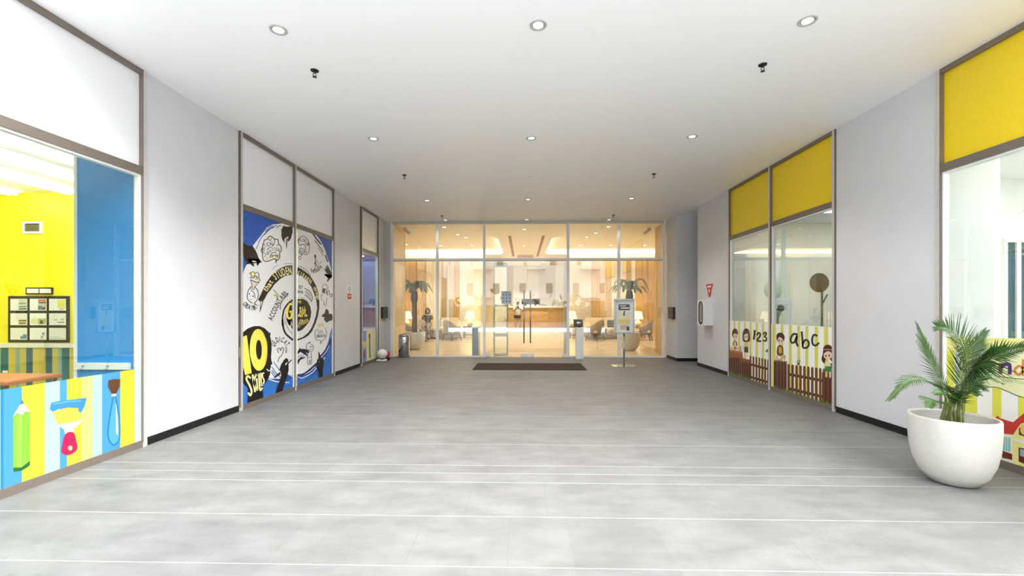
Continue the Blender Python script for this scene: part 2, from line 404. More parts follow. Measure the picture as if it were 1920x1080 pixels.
# rounded near corners of the trays
for cx, sx in ((TXa, -1), (TXb, 1)):
    n = 8; r = 0.9; pts = [(cx, TY0)]+[(cx+sx*(r-r*math.sin(PI/2*k/n)), TY0+(r-r*math.cos(PI/2*k/n))) for k in range(n+1)]
    lc.grid([[(x, y, ZC) for x, y in pts], [(x, y, ZC+0.2) for x, y in pts]], M_lobceil, True, True, False, False)
lc.box(TXa+0.4, TXb-0.4+0.2, TY0, TY0, ZC, ZC, M_lobceil)
for p0 in (955.5, 1019):
    x = onZ(p0, 442, ZC).x
    lc.box(x-0.055, x+0.055, 15.6, 22.0, ZC-0.004, ZC+0.01, M_slot)
struct(lc.build('ceiling_lobby'))
cv = MB()
for a, b in ((LX0, TXa-0.1), (TXb+0.1, LX1)): cv.box(a, b, TY1, TY1+0.12, ZC+0.02, ZC+0.16, M_cove)
for x0, x1 in ((TXa-0.06, TXa-0.02), (TXb+0.02, TXb+0.06)): cv.box(x0, x1, TY0+1.0, TY1, ZC+0.08, ZC+0.15, M_cove)
o = tag(cv.build('cove_light'), 'warm glowing cove light along edges of the lobby ceiling trays', 'light')
# bulkhead box over the reception
p = onY(985, 475, 21.3)
o = MB().rbox(onY(970, 475, 21.3).x, onY(1000, 475, 21.3).x, 21.3, 21.9, onY(985, 480.5, 21.3).z-.06, ZC-.005, mat('beige_grille', (198, 178, 146), 0.6), 0.02).build('air_unit')
tag(o, 'beige box-shaped air unit under lobby ceiling above the reception desk', 'air unit')

# lobby downlights: spot lamps; the reception row is added
def spotlamp(loc, e, col=(1, 0.84, 0.62), size=2.2, blend=0.6, r=0.06):
    l = bpy.data.lights.new('downlight_lamp', 'SPOT'); l.energy = e; l.color = col; l.spot_size = size; l.spot_blend = blend; l.shadow_soft_size = r
    return l
def downlight(loc, label, group, glow, r=0.075, energy=0, col=(1, 1, 1)):
    t = thing('downlight', label, 'ceiling light', loc, 0, group)
    MB().lathe([(r*0.72, 0.0), (r*0.74, -0.006), (r*0.95, -0.008), (r, -0.002), (r, 0.0)], (0, 0, 0), mat('grey_trim_ring', (176, 176, 174), .4), 28, False, False).build('trim_ring', t)
    MB().lathe([(r*0.72, 0.0), (r*0.62, 0.0)], (0, 0, -0.002), M_chrome, 28, False, False).build('reflector', t)
    MB().lathe([(r*0.62, -0.003), (0.001, -0.003)], (0, 0, 0), glow, 28, False, False).build('lens', t)
    if energy:
        l = spotlamp(None, energy, col); lo = bpy.data.objects.new('lamp', l); COL.objects.link(lo); lo.parent = t; lo.location = (0, 0, -0.03)
    return t
lobby_spots = [(833, 426, 'beside the second mullion from left'), (858, 440, 'second of the left diagonal line'), (874, 456, 'third of the left diagonal line'), (885, 469, 'farthest of the left diagonal line'), (826, 470, 'above the left sofa'), (762, 468, 'above the left table lamp'),
               (1141, 425, 'nearest the glass on the right, largest'), (1117, 437, 'second of the right diagonal line'), (1100, 455, 'third of the right diagonal line'), (1087, 469, 'farthest of the right diagonal line'), (1145, 469, 'above the right sofa'), (1209, 469, 'above the right table lamp')]
for px, py, w in lobby_spots:
    q = onZ(px, py, ZC); tray = q.y > TY0
    downlight((q.x, q.y, ZC+(0.22 if tray else 0)-0.001), 'warm lobby downlight '+w, 'lobby downlights', M_spotw, 0.1, 50, (1, 0.92, 0.78))
for px, lb in ((983, 'middle'),):
    for py in (430, 461):
        q = onZ(px, py, ZC)
        downlight((q.x, q.y, ZC-0.001), 'warm lobby downlight on the centre line %s' % ('near the glass' if py == 430 else 'between the brown slots'), 'lobby downlights', M_spotw, 0.09, 74, (1, 0.94, 0.84))
for dx, w in ((-.9, 'left'), (.15, 'middle'), (1.2, 'right')):  # row added to brighten the reception area
    downlight((dx, 24.8, ZC-.001), 'added fill downlight above the %s of the oak desk' % w, 'added reception downlights', M_spotw, .09, 150, (1, .95, .88))
# adjustable spotlights
for px, py, sx, w in ((760, 435, 1, 'left'), (1216, 435, -1, 'right')):
    q = onZ(px, 427, ZC); t = thing('spotlight', 'swivel cylinder spotlight on lobby ceiling near the %s timber pier' % w, 'spotlight', (q.x, q.y, ZC))
    MB().lathe([(0.07, -0.02), (0.07, 0)], (0, 0, 0), M_white, 20).build('mount', t)
    MB().tube([(0, 0, -0.02), (0.03*sx, 0, -0.06)], 0.012, M_steel, 8).build('bracket', t)
    MB().tube([(-0.05*sx, 0, -0.04), (0.16*sx, -0.05, -0.2)], 0.05, M_frame, 16).build('spot_head', t)

# ---------------- lobby furniture
def lamp_thing(loc, label):
    t = thing('table_lamp', label, 'lamp', loc, 0, 'lobby table lamps')
    MB().lathe([(0.09, 0), (0.1, 0.03), (0.15, 0.1), (0.14, 0.2), (0.06, 0.3), (0.025, 0.34), (0.025, 0.42)], (0, 0, 0), M_cream, 24).build('lamp_base', t)
    MB().lathe([(0.25, 0.36), (0.17, 0.72)], (0, 0, 0), M_glow, 28, False, False).build('lamp_shade', t)
    l = bpy.data.lights.new('bulb', 'POINT'); l.energy = 7; l.color = (1, 0.84, 0.6); l.shadow_soft_size = 0.06
    lo = bpy.data.objects.new('bulb', l); COL.objects.link(lo); lo.parent = t; lo.location = (0, 0, 0.55)
    return t
def side_table(loc, label, w=0.5, d=0.5, h=0.55):
    t = thing('side_table', label, 'table', loc, 0, 'lobby side tables')
    B(-w/2, w/2, -d/2, d/2, h-0.04, h, M_woodd).build('tabletop', t, 0.006)
    for sx in (-1, 1):
        for sy in (-1, 1): B(sx*(w/2-0.03)-0.018, sx*(w/2-0.03)+0.018, sy*(d/2-0.03)-0.018, sy*(d/2-0.03)+0.018, 0, h-0.04, M_woodd).build('leg', t)
    B(-w/2+0.02, w/2-0.02, -d/2+0.02, d/2-0.02, 0.14, 0.16, M_woodd).build('shelf', t)
    return t
def sofa(loc, label, w=2.0, rz=0):
    t = thing('sofa', label, 'sofa', loc, rz, 'lobby sofas')
    b = MB()
    b.box(-w/2, w/2, -0.42, 0.42, 0.06, 0.4, M_fabg)
    b.build('base', t, 0.02)
    n = 2
    for k in range(n):
        a = -w/2+0.03+k*(w-0.06)/n; e = a+(w-0.06)/n-0.01
        MB().rbox(a, e, -0.46, 0.26, 0.4, 0.54, M_fab, 0.05).build('seat_cushion', t)
        q = MB().rbox(a, e, -0.09, 0.09, 0, 0.48, M_fab, 0.06); q.xf(Matrix.Translation((0, 0.28, 0.5)) @ Matrix.Rotation(-0.2, 4, 'X')); q.build('back_cushion', t)
    MB().rbox(-w/2, w/2, 0.34, 0.48, 0.3, 0.86, M_fab, 0.05).build('backrest', t)
    for sx in (-1, 1):
        for sy in (-0.35, 0.36): B(sx*(w/2-0.08)-0.03, sx*(w/2-0.08)+0.03, sy-0.03, sy+0.03, 0, 0.06, M_woodd).build('leg', t)
    return t
def armchair(loc, label, rz):
    t = thing('armchair', label, 'armchair', loc, rz, 'lobby armchairs')
    MB().rbox(-0.34, 0.34, -0.36, 0.3, 0.34, 0.46, M_fab, 0.06).build('seat_cushion', t)
    fr = MB(); n = 18
    rings = []
    for k in range(n+1):
        a = -0.15*PI+1.3*PI*k/n; x, y_ = math.cos(a), math.sin(a); hgt = 0.6+0.3*max(0, math.sin(a))**1.5
        rings.append([(x*0.38, y_*0.36, 0.3), (x*0.42, y_*0.4, hgt), (x*0.38, y_*0.36, hgt+0.02), (x*0.33, y_*0.31, 0.34)])
    fr.grid(rings, M_fabg, True, True, True); fr.build('back_shell', t)
    MB().lathe([(0.3, 0.24), (0.38, 0.28), (0.38, 0.34)], (0, 0, 0), M_woodd, 24, True, True, 1, 0.95).build('seat_frame', t)
    for sx in (-1, 1):
        for sy in (-1, 1): MB().tube([(sx*0.24, sy*0.24, 0.26), (sx*0.3, sy*0.3, 0)], [0.035, 0.022], M_woodd, 8).build('leg', t)
    return t
def onF(px, py): return onZ(px, py, 0)
q = onF(763, 633); side_table((q.x, 21.0, 0), 'dark side table under the leftmost lamp behind the left palm')
lamp_thing((onY(763, 600, 21.0).x, 21.0, 0.551), 'glowing table lamp at far left beside the palm trunk')
side_table((onY(883, 600, 21.0).x, 21.0, 0), 'dark side table under the lamp right of the left sofa', 0.7)
lamp_thing((onY(883, 600, 21.0).x-0.05, 21.0, 0.551), 'glowing table lamp right of the left sofa')
side_table((onY(1078, 600, 21.0).x, 21.0, 0), 'dark side table behind the white kiosk pedestal', 0.55)
lamp_thing((onY(1072, 600, 21.0).x, 20.98, 0.551), 'glowing table lamp behind the white kiosk pedestal')
side_table((onY(1196, 600, 21.0).x, 21.0, 0), 'dark side table right of the poster stand', 0.6)
lamp_thing((onY(1196, 600, 21.0).x, 21.0, 0.551), 'glowing table lamp right of the poster stand')
sofa((onY(825, 600, 20.95).x, 20.7, 0), 'cream sofa on the left, where the dark-haired person sits', 1.9)
sofa((onY(1131, 600, 20.95).x, 20.7, 0), 'cream sofa on the right, with a small brown cushion', 1.75)
armchair((onY(851, 600, 20.1).x, 19.55, 0), 'round taupe armchair in front of the left sofa', 2.5)
armchair((onY(1112, 600, 20.1).x, 19.55, 0), 'round taupe armchair behind the white kiosk in front of the right sofa', -2.4)
armchair((onY(1208, 600, 19.9).x, 19.9, 0), 'taupe armchair by the right lamp and right timber wall', -2.0)
armchair((onY(770, 600, 19.6).x, 19.6, 0), 'taupe armchair behind the left potted palm', 1.9)
q = onY(1145, 610, 20.62)
cu = MB().rbox(-0.2, 0.2, -0.07, 0.07, 0, 0.34, M_fabb, 0.07); cu.xf(Matrix.Rotation(-0.25, 4, 'X'))
tag(cu.build('cushion', loc=(q.x, 20.4, 0.542)), 'small round-cornered brown cushion on the right cream sofa', 'cushion')
q = onY(790, 610, 20.7)
cu = MB().rbox(-0.24, 0.24, -0.08, 0.08, 0, 0.4, M_fab, 0.08); cu.xf(Matrix.Rotation(-0.2, 4, 'X'))
tag(cu.build('cushion', loc=(onY(795, 600, 20.7).x, 20.4, 0.542)), 'cream cushion on the left sofa beside the seated person', 'cushion')
# coffee table
t = thing('coffee_table', 'low dark round coffee table behind left palm pot', 'table', (onY(795, 600, 18.6).x-0.1, 18.9, 0))
MB().lathe([(0.44, 0.34), (0.45, 0.36), (0.45, 0.38)], (0, 0, 0), M_woodd, 32).build('tabletop', t)
MB().lathe([(0.24, 0), (0.22, 0.02), (0.05, 0.06), (0.05, 0.34)], (0, 0, 0), M_woodd, 24).build('pedestal', t)

# reception desk
YD = 26.2
xa_, xb_ = onY(952, 600, YD).x, onY(1057, 600, YD).x
t = thing('reception_desk', 'oak reception desk with white curved top at the back of the lobby', 'reception desk', (0, YD, 0))
def arcdesk(z0, z1, d0, d1, m, bow=0.35):
    b = MB(); n = 14; fr = []; bk = []
    for k in range(n+1):
        u = k/n; x = xa_+(xb_-xa_)*u; yy = -bow*math.sin(PI*u)
        fr.append((x, yy-d0)); bk.append((x, yy+d1))
    b.grid([[(x, y_, z0) for x, y_ in fr+bk[::-1]], [(x, y_, z1) for x, y_ in fr+bk[::-1]]], m, True, True, True, False); return b
arcdesk(0.14, 1.44, 0, 0.6, M_woodb).build('counter_front', t)
arcdesk(1.44, 1.54, 0.08, 0.62, M_white).build('countertop', t)
arcdesk(0, 0.14, -0.06, 0.6, M_white).build('plinth', t)
for px, w in ((1004, 'right'), (986, 'left')):
    x = onY(px, 600, YD).x; tt = thing('monitor', 'black computer monitor on the %s of the reception desk' % ('right-hand part' if w == 'right' else 'left-hand part'), 'monitor', (x, YD-0.16, 1.541), 0, 'reception monitors')
    B(-0.26, 0.26, -0.02, 0.02, 0.1, 0.42, M_dark).build('screen', tt, 0.006)
    B(-0.03, 0.03, -0.015, 0.03, 0.01, 0.12, M_dark).build('stand', tt); B(-0.1, 0.1, -0.07, 0.07, 0, 0.012, M_dark).build('foot', tt)

def sample(ctrl, n):
    P = [Vector(c) for c in ctrl]; P = [P[0]*2-P[1]]+P+[P[-1]*2-P[-2]]; out = []; segs = len(P)-3
    for i in range(n):
        u = i/(n-1)*segs; k = min(int(u), segs-1); t = u-k; a, b, c, d = P[k:k+4]
        out.append(0.5*((2*b)+(c-a)*t+(2*a-5*b+4*c-d)*t*t+(3*b-a-3*c+d)*t*t*t))
    return out
# people (grown as one skinned surface)
def skin(name, pts, edges, m, parent=None, sub=2, root=0):
    me = bpy.data.meshes.new(name); me.from_pydata([p[:3] for p in pts], edges, [])
    o = bpy.data.objects.new(name, me); COL.objects.link(o)
    if parent: o.parent = parent
    me.materials.append(m)
    sk = o.modifiers.new('skin', 'SKIN'); sk.use_smooth_shade = True
    if not me.skin_vertices: 
        me.attributes.new('skin_dummy', 'FLOAT', 'POINT')
    ss = o.modifiers.new('sub', 'SUBSURF'); ss.levels = sub; ss.render_levels = sub
    for i, p in enumerate(pts):
        v = me.skin_vertices[0].data[i]; v.radius = (p[3], p[4] if len(p) > 4 else p[3]); v.use_root = (i == root)
    return o
M_skin = mat('warm_skin', (176, 122, 92), 0.6); M_skinl = mat('light_skin', (214, 170, 140), 0.6)
M_hair = mat('black_hair', (26, 20, 18), 0.6); M_shirt = mat('pale_grey_shirt', (214, 212, 210), 0.8); M_khaki = mat('khaki_shorts_cloth', (186, 166, 130), 0.85)
M_blk = mat('black_cloth', (34, 30, 30), 0.85); M_maroon = mat('maroon_bag_cloth', (92, 28, 34), 0.8)
def try_skin(*a, **k):
    try: return skin(*a, **k)
    except Exception as e:
        print('skin failed', e)
def head(parent, c, r=0.1, hairm=None, skinm=None, longh=False, face=(0, -1)):
    h = MB(); rings = []
    fx, fy = face
    for i in range(1, 12):
        a = PI*i/12; z = -math.cos(a)*1.22; rr = math.sin(a)
        if z < -0.3: rr *= 0.9+0.1*(z+1.22)/0.92
        rings.append([(c[0]+r*0.8*rr*math.cos(2*PI*k/20), c[1]+r*0.95*rr*math.sin(2*PI*k/20), c[2]+r*z) for k in range(20)])
    h.grid(rings, skinm, True, True, True)
    # nose, ears
    h.ball((c[0]+fx*r*0.95, c[1]+fy*r*0.98, c[2]-r*0.15), r*0.16, r*0.2, r*0.22, skinm, 8, 6)
    px_, py_ = -fy, fx
    for s_ in (-1, 1): h.ball((c[0]+px_*s_*r*0.8, c[1]+py_*s_*r*0.8, c[2]-r*0.05), r*0.14, r*0.16, r*0.26, skinm, 8, 6)
    ho = h.build('head', parent)
    for s_ in (-1, 1):
        e = MB(); e.ball((c[0]+fx*r*0.84+px_*s_*r*0.32, c[1]+fy*r*0.84+py_*s_*r*0.32, c[2]+r*0.05), r*0.1, r*0.1, r*0.08, M_hair, 8, 6); e.build('eye', ho)
    e = MB(); e.ball((c[0]+fx*r*0.84, c[1]+fy*r*0.84, c[2]-r*0.55), r*0.26, r*0.12, r*0.06, mat('lips', (150, 80, 74), 0.5), 8, 6)
    e.build('mouth', ho)
    hr = MB(); rings = []
    for i in range(5, 13):
        a = PI*i/13; z = -math.cos(a)*1.3; rr = math.sin(a)*1.1
        rings.append([(c[0]-fx*r*0.12+r*0.84*rr*math.cos(2*PI*k/20), c[1]-fy*r*0.16+r*0.98*rr*math.sin(2*PI*k/20), c[2]+r*0.12+r*z) for k in range(20)])
    hr.grid(rings, hairm, True, True, True)
    if longh:
        for s_ in (-1, 1): hr.tube([(c[0]+px_*s_*r*.7-fx*r*.2, c[1]+py_*s_*r*.7-fy*r*.2, c[2]+r*.6), (c[0]+px_*s_*r*.95-fx*r*.15, c[1]+py_*s_*r*.95-fy*r*.15, c[2]-r*.3), (c[0]+px_*s_*r*.85-fx*r*.1, c[1]+py_*s_*r*.85-fy*r*.1, c[2]-r*1.7)], [r*.35, r*.42, r*.2], hairm, 10)
        hr.tube([(c[0]-fx*r*0.5, c[1]-fy*r*0.5, c[2]+r*0.5), (c[0]-fx*r*0.7, c[1]-fy*r*0.75, c[2]-r*0.6), (c[0]-fx*r*0.6, c[1]-fy*r*0.7, c[2]-r*2.6)], [r*0.8, r*0.85, r*0.4], hairm, 14)
    hr.build('hair', parent)
q = onF(973, 620)  # solid figure, phone and bag stand in for a reflection in the glass
pp = thing('person', 'solid stand-in for a reflected person in pale grey shirt and khaki shorts, arms raised', 'person', (q.x-0.03, 25.3, 0))
# local: facing -Y, z up
try_skin('body', [(0, 0, 0.93, .15, .11), (0, 0, 1.15, .14, .1), (0, 0, 1.36, .16, .1), (0, 0, 1.47, .07, .07), (0, -0.01, 1.55, .055, .055),
                  (0.19, 0, 1.4, .06), (0.3, -0.14, 1.24, .045), (0.1, -0.34, 1.38, .035), (0.06, -0.4, 1.42, .035), (-0.19, 0, 1.4, .06), (-0.3, -0.14, 1.24, .045), (-0.1, -0.34, 1.38, .035), (-0.06, -0.4, 1.42, .035),
                  (0.1, 0, 0.85, .09), (0.12, -0.01, 0.5, .06), (0.13, 0, 0.1, .042), (0.14, -0.14, 0.035, .04, .035), (-0.1, 0, 0.85, .09), (-0.13, 0, 0.5, .06), (-0.15, 0.02, 0.1, .042), (-0.17, -0.12, 0.035, .04, .035)],
         [(0, 1), (1, 2), (2, 3), (3, 4), (2, 5), (5, 6), (6, 7), (7, 8), (2, 9), (9, 10), (10, 11), (11, 12), (0, 13), (13, 14), (14, 15), (15, 16), (0, 17), (17, 18), (18, 19), (19, 20)], M_skin, pp)
head(pp, (0, -0.02, 1.66), 0.1, M_hair, M_skin)
try_skin('shirt', [(0, 0, 0.84, .19, .15), (0, 0, 1.15, .16, .12), (0, 0, 1.38, .175, .12), (0, 0, 1.45, .09, .085), (0.2, 0, 1.39, .08), (0.27, -0.08, 1.29, .065), (-0.2, 0, 1.39, .08), (-0.27, -0.08, 1.29, .065)],
         [(0, 1), (1, 2), (2, 3), (2, 4), (4, 5), (2, 6), (6, 7)], M_shirt, pp)
try_skin('shorts', [(0, 0, 0.95, .16, .13), (0, 0, 0.88, .17, .13), (0.1, 0, 0.78, .11), (0.12, -0.01, 0.52, .095), (-0.1, 0, 0.78, .11), (-0.13, 0, 0.52, .095)],
         [(0, 1), (1, 2), (2, 3), (1, 4), (4, 5)], M_khaki, pp)
hd = MB()
for s_ in (-1, 1):
    for k in range(4):
        hd.tube([(s_*0.055, -0.4, 1.43+0.02*k-0.03), (s_*0.03, -0.445, 1.43+0.02*k-0.03), (s_*0.01, -0.45, 1.435+0.02*k-0.03)], [.01, .009, .007], M_skin, 6)
    hd.tube([(s_*0.05, -0.39, 1.4), (s_*0.03, -0.42, 1.385)], [.011, .009], M_skin, 6)
hd.build('fingers', pp)
for hx, hy in ((.135, -.06), (-.16, -.05)): MB().rbox(hx-.05, hx+.05, hy-.15, hy+.11, 0.0, .085, M_white, .04).build('shoe', pp)
tag(B(-0.038, 0.038, -0.47, -0.458, 1.38, 1.53, M_dark).build('phone', loc=(q.x-0.03, 25.3, 0)), 'black phone held up by the stand-in for a reflected person', 'phone')
bgt = thing('shoulder_bag', 'maroon shoulder bag at the hip of the stand-in for a reflected person', 'bag', (q.x-0.03, 25.3, 0))
MB().rbox(-0.24, 0.16, -0.24, -0.15, 0.84, 1.02, M_maroon, 0.04).build('bag_body', bgt)
MB().tube(sample([(-0.23, -0.19, 1.0), (-0.2, -0.17, 1.25), (-0.11, -0.12, 1.47), (-0.09, 0.0, 1.53), (-0.04, 0.13, 1.4), (0.14, 0.16, 1.1), (0.2, 0.0, .98), (0.15, -0.19, .98)], 36), 0.014, M_blk, 6).build('strap', bgt)

# seated person on the left sofa
xs = onY(801, 600, 20.35).x
pw = thing('person', 'dark-haired person in a dark top seated on the left lobby sofa', 'person', (xs, 20.35, 0))
try_skin('body', [(0, 0.05, 0.62, .15, .12), (0, 0.1, 0.85, .13, .1), (0, 0.08, 1.06, .15, .09), (0, 0.06, 1.16, .055), (0, 0.04, 1.22, .05),
                  (0.17, 0.06, 1.06, .055), (0.25, -0.05, 0.86, .042), (0.3, -0.22, 0.78, .034), (-0.17, 0.06, 1.06, .055), (-0.22, -0.08, 0.86, .042), (-0.06, -0.25, 0.8, .034),
                  (0.1, -0.02, 0.62, .09), (0.14, -0.42, 0.6, .065), (0.16, -0.44, 0.14, .042), (0.17, -0.56, 0.04, .04, .035), (-0.1, -0.02, 0.62, .09), (-0.12, -0.42, 0.6, .065), (-0.1, -0.44, 0.14, .042), (-0.1, -0.56, 0.04, .04, .035)],
         [(0, 1), (1, 2), (2, 3), (3, 4), (2, 5), (5, 6), (6, 7), (2, 8), (8, 9), (9, 10), (0, 11), (11, 12), (12, 13), (13, 14), (0, 15), (15, 16), (16, 17), (17, 18)], M_skinl, pw)
head(pw, (0.02, 0.0, 1.32), 0.1, M_hair, M_skinl, True)
try_skin('top', [(0, 0.05, 0.58, .18, .15), (0, 0.07, 0.7, .165, .135), (0, 0.1, 0.85, .15, .12), (0, 0.08, 1.07, .165, .11), (0.18, 0.06, 1.05, .075), (0.25, -0.05, 0.87, .06), (-0.18, 0.06, 1.05, .075), (-0.22, -0.08, 0.87, .06)],
         [(0, 1), (1, 2), (2, 3), (3, 4), (4, 5), (3, 6), (6, 7)], M_blk, pw)
for hx, hy, hz in ((0.3, -0.22, 0.78), (-0.06, -0.25, 0.8)):
    fg = MB(); fg.ball((hx, hy-.03, hz-.02), .034, .05, .018, M_skinl, 12, 8)
    for k in range(4): fg.tube([(hx-.027+.018*k, hy-.07, hz-.02), (hx-.029+.019*k, hy-.105, hz-.035), (hx-.03+.02*k, hy-.125+abs(k-1.5)*.008, hz-.06)], [.009, .008, .006], M_skinl, 6)
    fg.tube([(hx-.03, hy-.02, hz-.02), (hx-.055, hy-.05, hz-.03), (hx-.05, hy-.075, hz-.045)], [.011, .009, .007], M_skinl, 6)
    fg.build('hand', pw)
for hx, hy in ((.165, -.5), (-.1, -.5)): MB().rbox(hx-.048, hx+.048, hy-.14, hy+.1, 0.0, .085, M_blk, .04).build('shoe', pw)
try_skin('trousers', [(0, 0.05, 0.62, .16, .14), (0.1, -0.04, 0.62, .11), (0.14, -0.42, 0.6, .085), (0.16, -0.44, 0.2, .065), (-0.1, -0.04, 0.62, .11), (-0.12, -0.42, 0.6, .085), (-0.1, -0.44, 0.2, .065)],
         [(0, 1), (1, 2), (2, 3), (0, 4), (4, 5), (5, 6)], M_fabg, pw)

# ---------------- things at the entrance
def pot_profile(R, H):
    o = [(R*0.42, 0), (R*0.55, H*0.02), (R*0.76, H*0.15), (R*0.9, H*0.34), (R*0.975, H*0.56), (R, H*0.8), (R, H*0.97), (R*0.985, H)]
    return o+[(R*0.93, H), (R*0.915, H*0.97), (R*0.91, H*0.82), (R*0.85, H*0.78)]
def frond(ctrl, L, m, n=44, up=(0, 0, 1), width=0.017, start=0.28, droop=0.35, lift=0.25, fwd=0.75, rr=0.008, skipl=1.0, skipr=1.0):
    b = MB(); pts = sample(ctrl, n+1)
    b.tube(pts, [rr*(1-0.8*i/n) for i in range(n+1)], M_stem if m is M_leaf else m, 6)
    upv = Vector(up)
    for i in range(int(n*start), n+1):
        u = (i/n-start)/(1-start); p = pts[i]; t = (pts[min(i+1, n)]-pts[max(i-1, 0)]).normalized()
        side = t.cross(upv)
        side = side.normalized() if side.length > 1e-4 else Vector((1, 0, 0)); nn = side.cross(t).normalized()
        ll = L*(0.55+0.45*math.sin(PI*min(1, u*1.15+0.12)))*(1-0.55*u**3)
        for s_, sk in ((-1, skipl), (1, skipr)):
            l = ll*sk*random.uniform(0.88, 1.08)
            if l < 0.02: continue
            d = (side*s_*(1-0.5*u)+t*(fwd*(0.6+0.9*u))+nn*lift*random.uniform(0.6, 1.3)).normalized()
            w = t.cross(d).cross(d).normalized()*width*random.uniform(0.85, 1.1)
            if w.length < 1e-6: w = t*width
            rows_ = []
            for k in range(5):
                v = k/4; c = p+d*l*v+Vector((0, 0, -1))*droop*l*v*v*0.6; ww = w*(0.35+1.2*v if v < 0.35 else (1-v)*1.2+0.03)*0.5
                rows_.append((c-ww, c+nn*0.002, c+ww))
            b.grid([list(r) for r in rows_], m, False, False, False, True)
    return b
# foreground potted palm
PX, PY = 3.685, 3.84
pl = thing('potted_palm', 'green areca palm in a big white round pot in right foreground', 'potted plant', (PX, PY, 0))
R_, H_ = 0.292, 0.565
MB().lathe(pot_profile(R_, H_), (0, 0, 0), M_pot, 56).build('pot', pl)
MB().lathe([(R_*0.9, H_*0.8), (0.15, H_*0.83), (0.01, H_*0.84)], (0, 0, 0), M_soil, 40, False, True).build('soil', pl)
def L3(px, py, Y): v = onY(px, py, Y); return (v.x-PX, v.y-PY, v.z)
# each frond follows its own arc, tips reaching different distances
FR = [
  ([(-0.03, 0.02, .44), L3(1778, 745, 3.98), L3(1752, 690, 4.0), L3(1735, 648, 4.02), L3(1721, 611, 4.04)], .24, dict(up=(0.5, -1, 0.1), skipl=1.0, skipr=.5, start=.3, fwd=1.0, droop=.1, lift=.1)),
  ([(-0.05, 0.0, .44), L3(1772, 745, 3.9), L3(1745, 718, 3.85), L3(1705, 714, 3.8), L3(1668, 748, 3.78)], .14, dict(up=(0, -0.3, 1), start=.3, droop=.5, n=44)),
  ([(0.02, -0.02, .44), L3(1806, 730, 3.85), L3(1822, 690, 3.7), L3(1865, 668, 3.5), L3(1945, 645, 3.3)], .25, dict(up=(0, -1, 0.5), start=.3, skipr=.7, fwd=.7, droop=.15)),
  ([(0.02, 0.03, .44), L3(1802, 740, 4.0), L3(1812, 690, 4.02), L3(1806, 650, 4.04), L3(1780, 618, 4.06), L3(1758, 612, 4.08)], .25, dict(up=(0.3, -1, 0.2), start=.35, fwd=.6, droop=.05, lift=.2)),
  ([(0.03, 0.0, .44), L3(1812, 735, 3.9), L3(1825, 707, 3.85), L3(1848, 705, 3.8), L3(1876, 718, 3.75)], .10, dict(up=(0, -0.4, 1), start=.45, n=34)),
  ([(0.0, -0.04, .44), L3(1800, 750, 3.85), L3(1815, 700, 3.7), L3(1838, 672, 3.6), L3(1880, 652, 3.5)], .2, dict(up=(0.2, -1, 0.3), start=.4, droop=.1)),
  ([(-0.02, -0.03, .44), L3(1780, 765, 3.8), L3(1762, 755, 3.7), L3(1748, 752, 3.6), L3(1742, 762, 3.55)], .12, dict(up=(0, -0.2, 1), start=.4, n=26)),
  ([(0.0, 0.03, .44), L3(1785, 750, 4.0), L3(1800, 735, 4.0), L3(1830, 722, 3.95), L3(1845, 730, 3.9)], .12, dict(up=(0, -0.3, 1), start=.35, n=28)),
  ([(0.0, 0.0, .44), L3(1790, 755, 3.9), L3(1782, 735, 3.85), L3(1772, 722, 3.8), L3(1760, 715, 3.75)], .13, dict(up=(0.3, -0.6, 1), start=.35, n=28)),
  ([(0.03, 0.03, .44), L3(1808, 745, 4.05), L3(1818, 715, 4.05), L3(1832, 690, 4.03), L3(1850, 668, 4.0)], .2, dict(up=(0.2, -1, 0.1), start=.4, droop=.1, fwd=.9)),
]
FR += [
  ([(0.0, 0.02, .44), L3(1796, 740, 3.95), L3(1806, 700, 4.0), L3(1820, 655, 4.05), L3(1846, 622, 4.1)], .22, dict(up=(-.2, -1, .1), start=.32, droop=.05, fwd=.9)),
  ([(0.02, 0.0, .44), L3(1800, 755, 3.8), L3(1806, 720, 3.7), L3(1822, 692, 3.6), L3(1852, 680, 3.5)], .17, dict(up=(.1, -1, .4), start=.3, droop=.2)),
  ([(-0.02, 0.0, .44), L3(1784, 760, 3.8), L3(1776, 742, 3.75), L3(1768, 736, 3.7), L3(1752, 738, 3.66)], .12, dict(up=(.2, -.5, 1), start=.3)),
  ([(0.02, 0.0, .44), L3(1796, 760, 3.75), L3(1806, 742, 3.68), L3(1818, 735, 3.62), L3(1832, 740, 3.56)], .12, dict(up=(-.2, -.5, 1), start=.3)),
]
for c, L_, kw in FR:
    c = [(c[0][0]*2.6, c[0][1]*2, c[0][2])]+c[1:]
    k = dict(n=60); k.update(kw); k['n'] = max(k['n'], 50); L_ *= 1.15; frond(c, L_, M_leaf, **k).build('frond', pl)
for a, bb in (((-0.06, 0.02), (-0.05, 0.0)), ((0.01, -0.03), (0.0, 0)), ((0.05, 0.02), (0.09, 0.05)), ((-0.01, 0.05), (0.03, 0.05))):
    MB().tube([(a[0], a[1], .42), ((a[0]+bb[0])/2, (a[1]+bb[1])/2, .56), (bb[0]*1.1, bb[1], .72)], [.012, .009, .006], M_stem, 10).build('stem', pl)

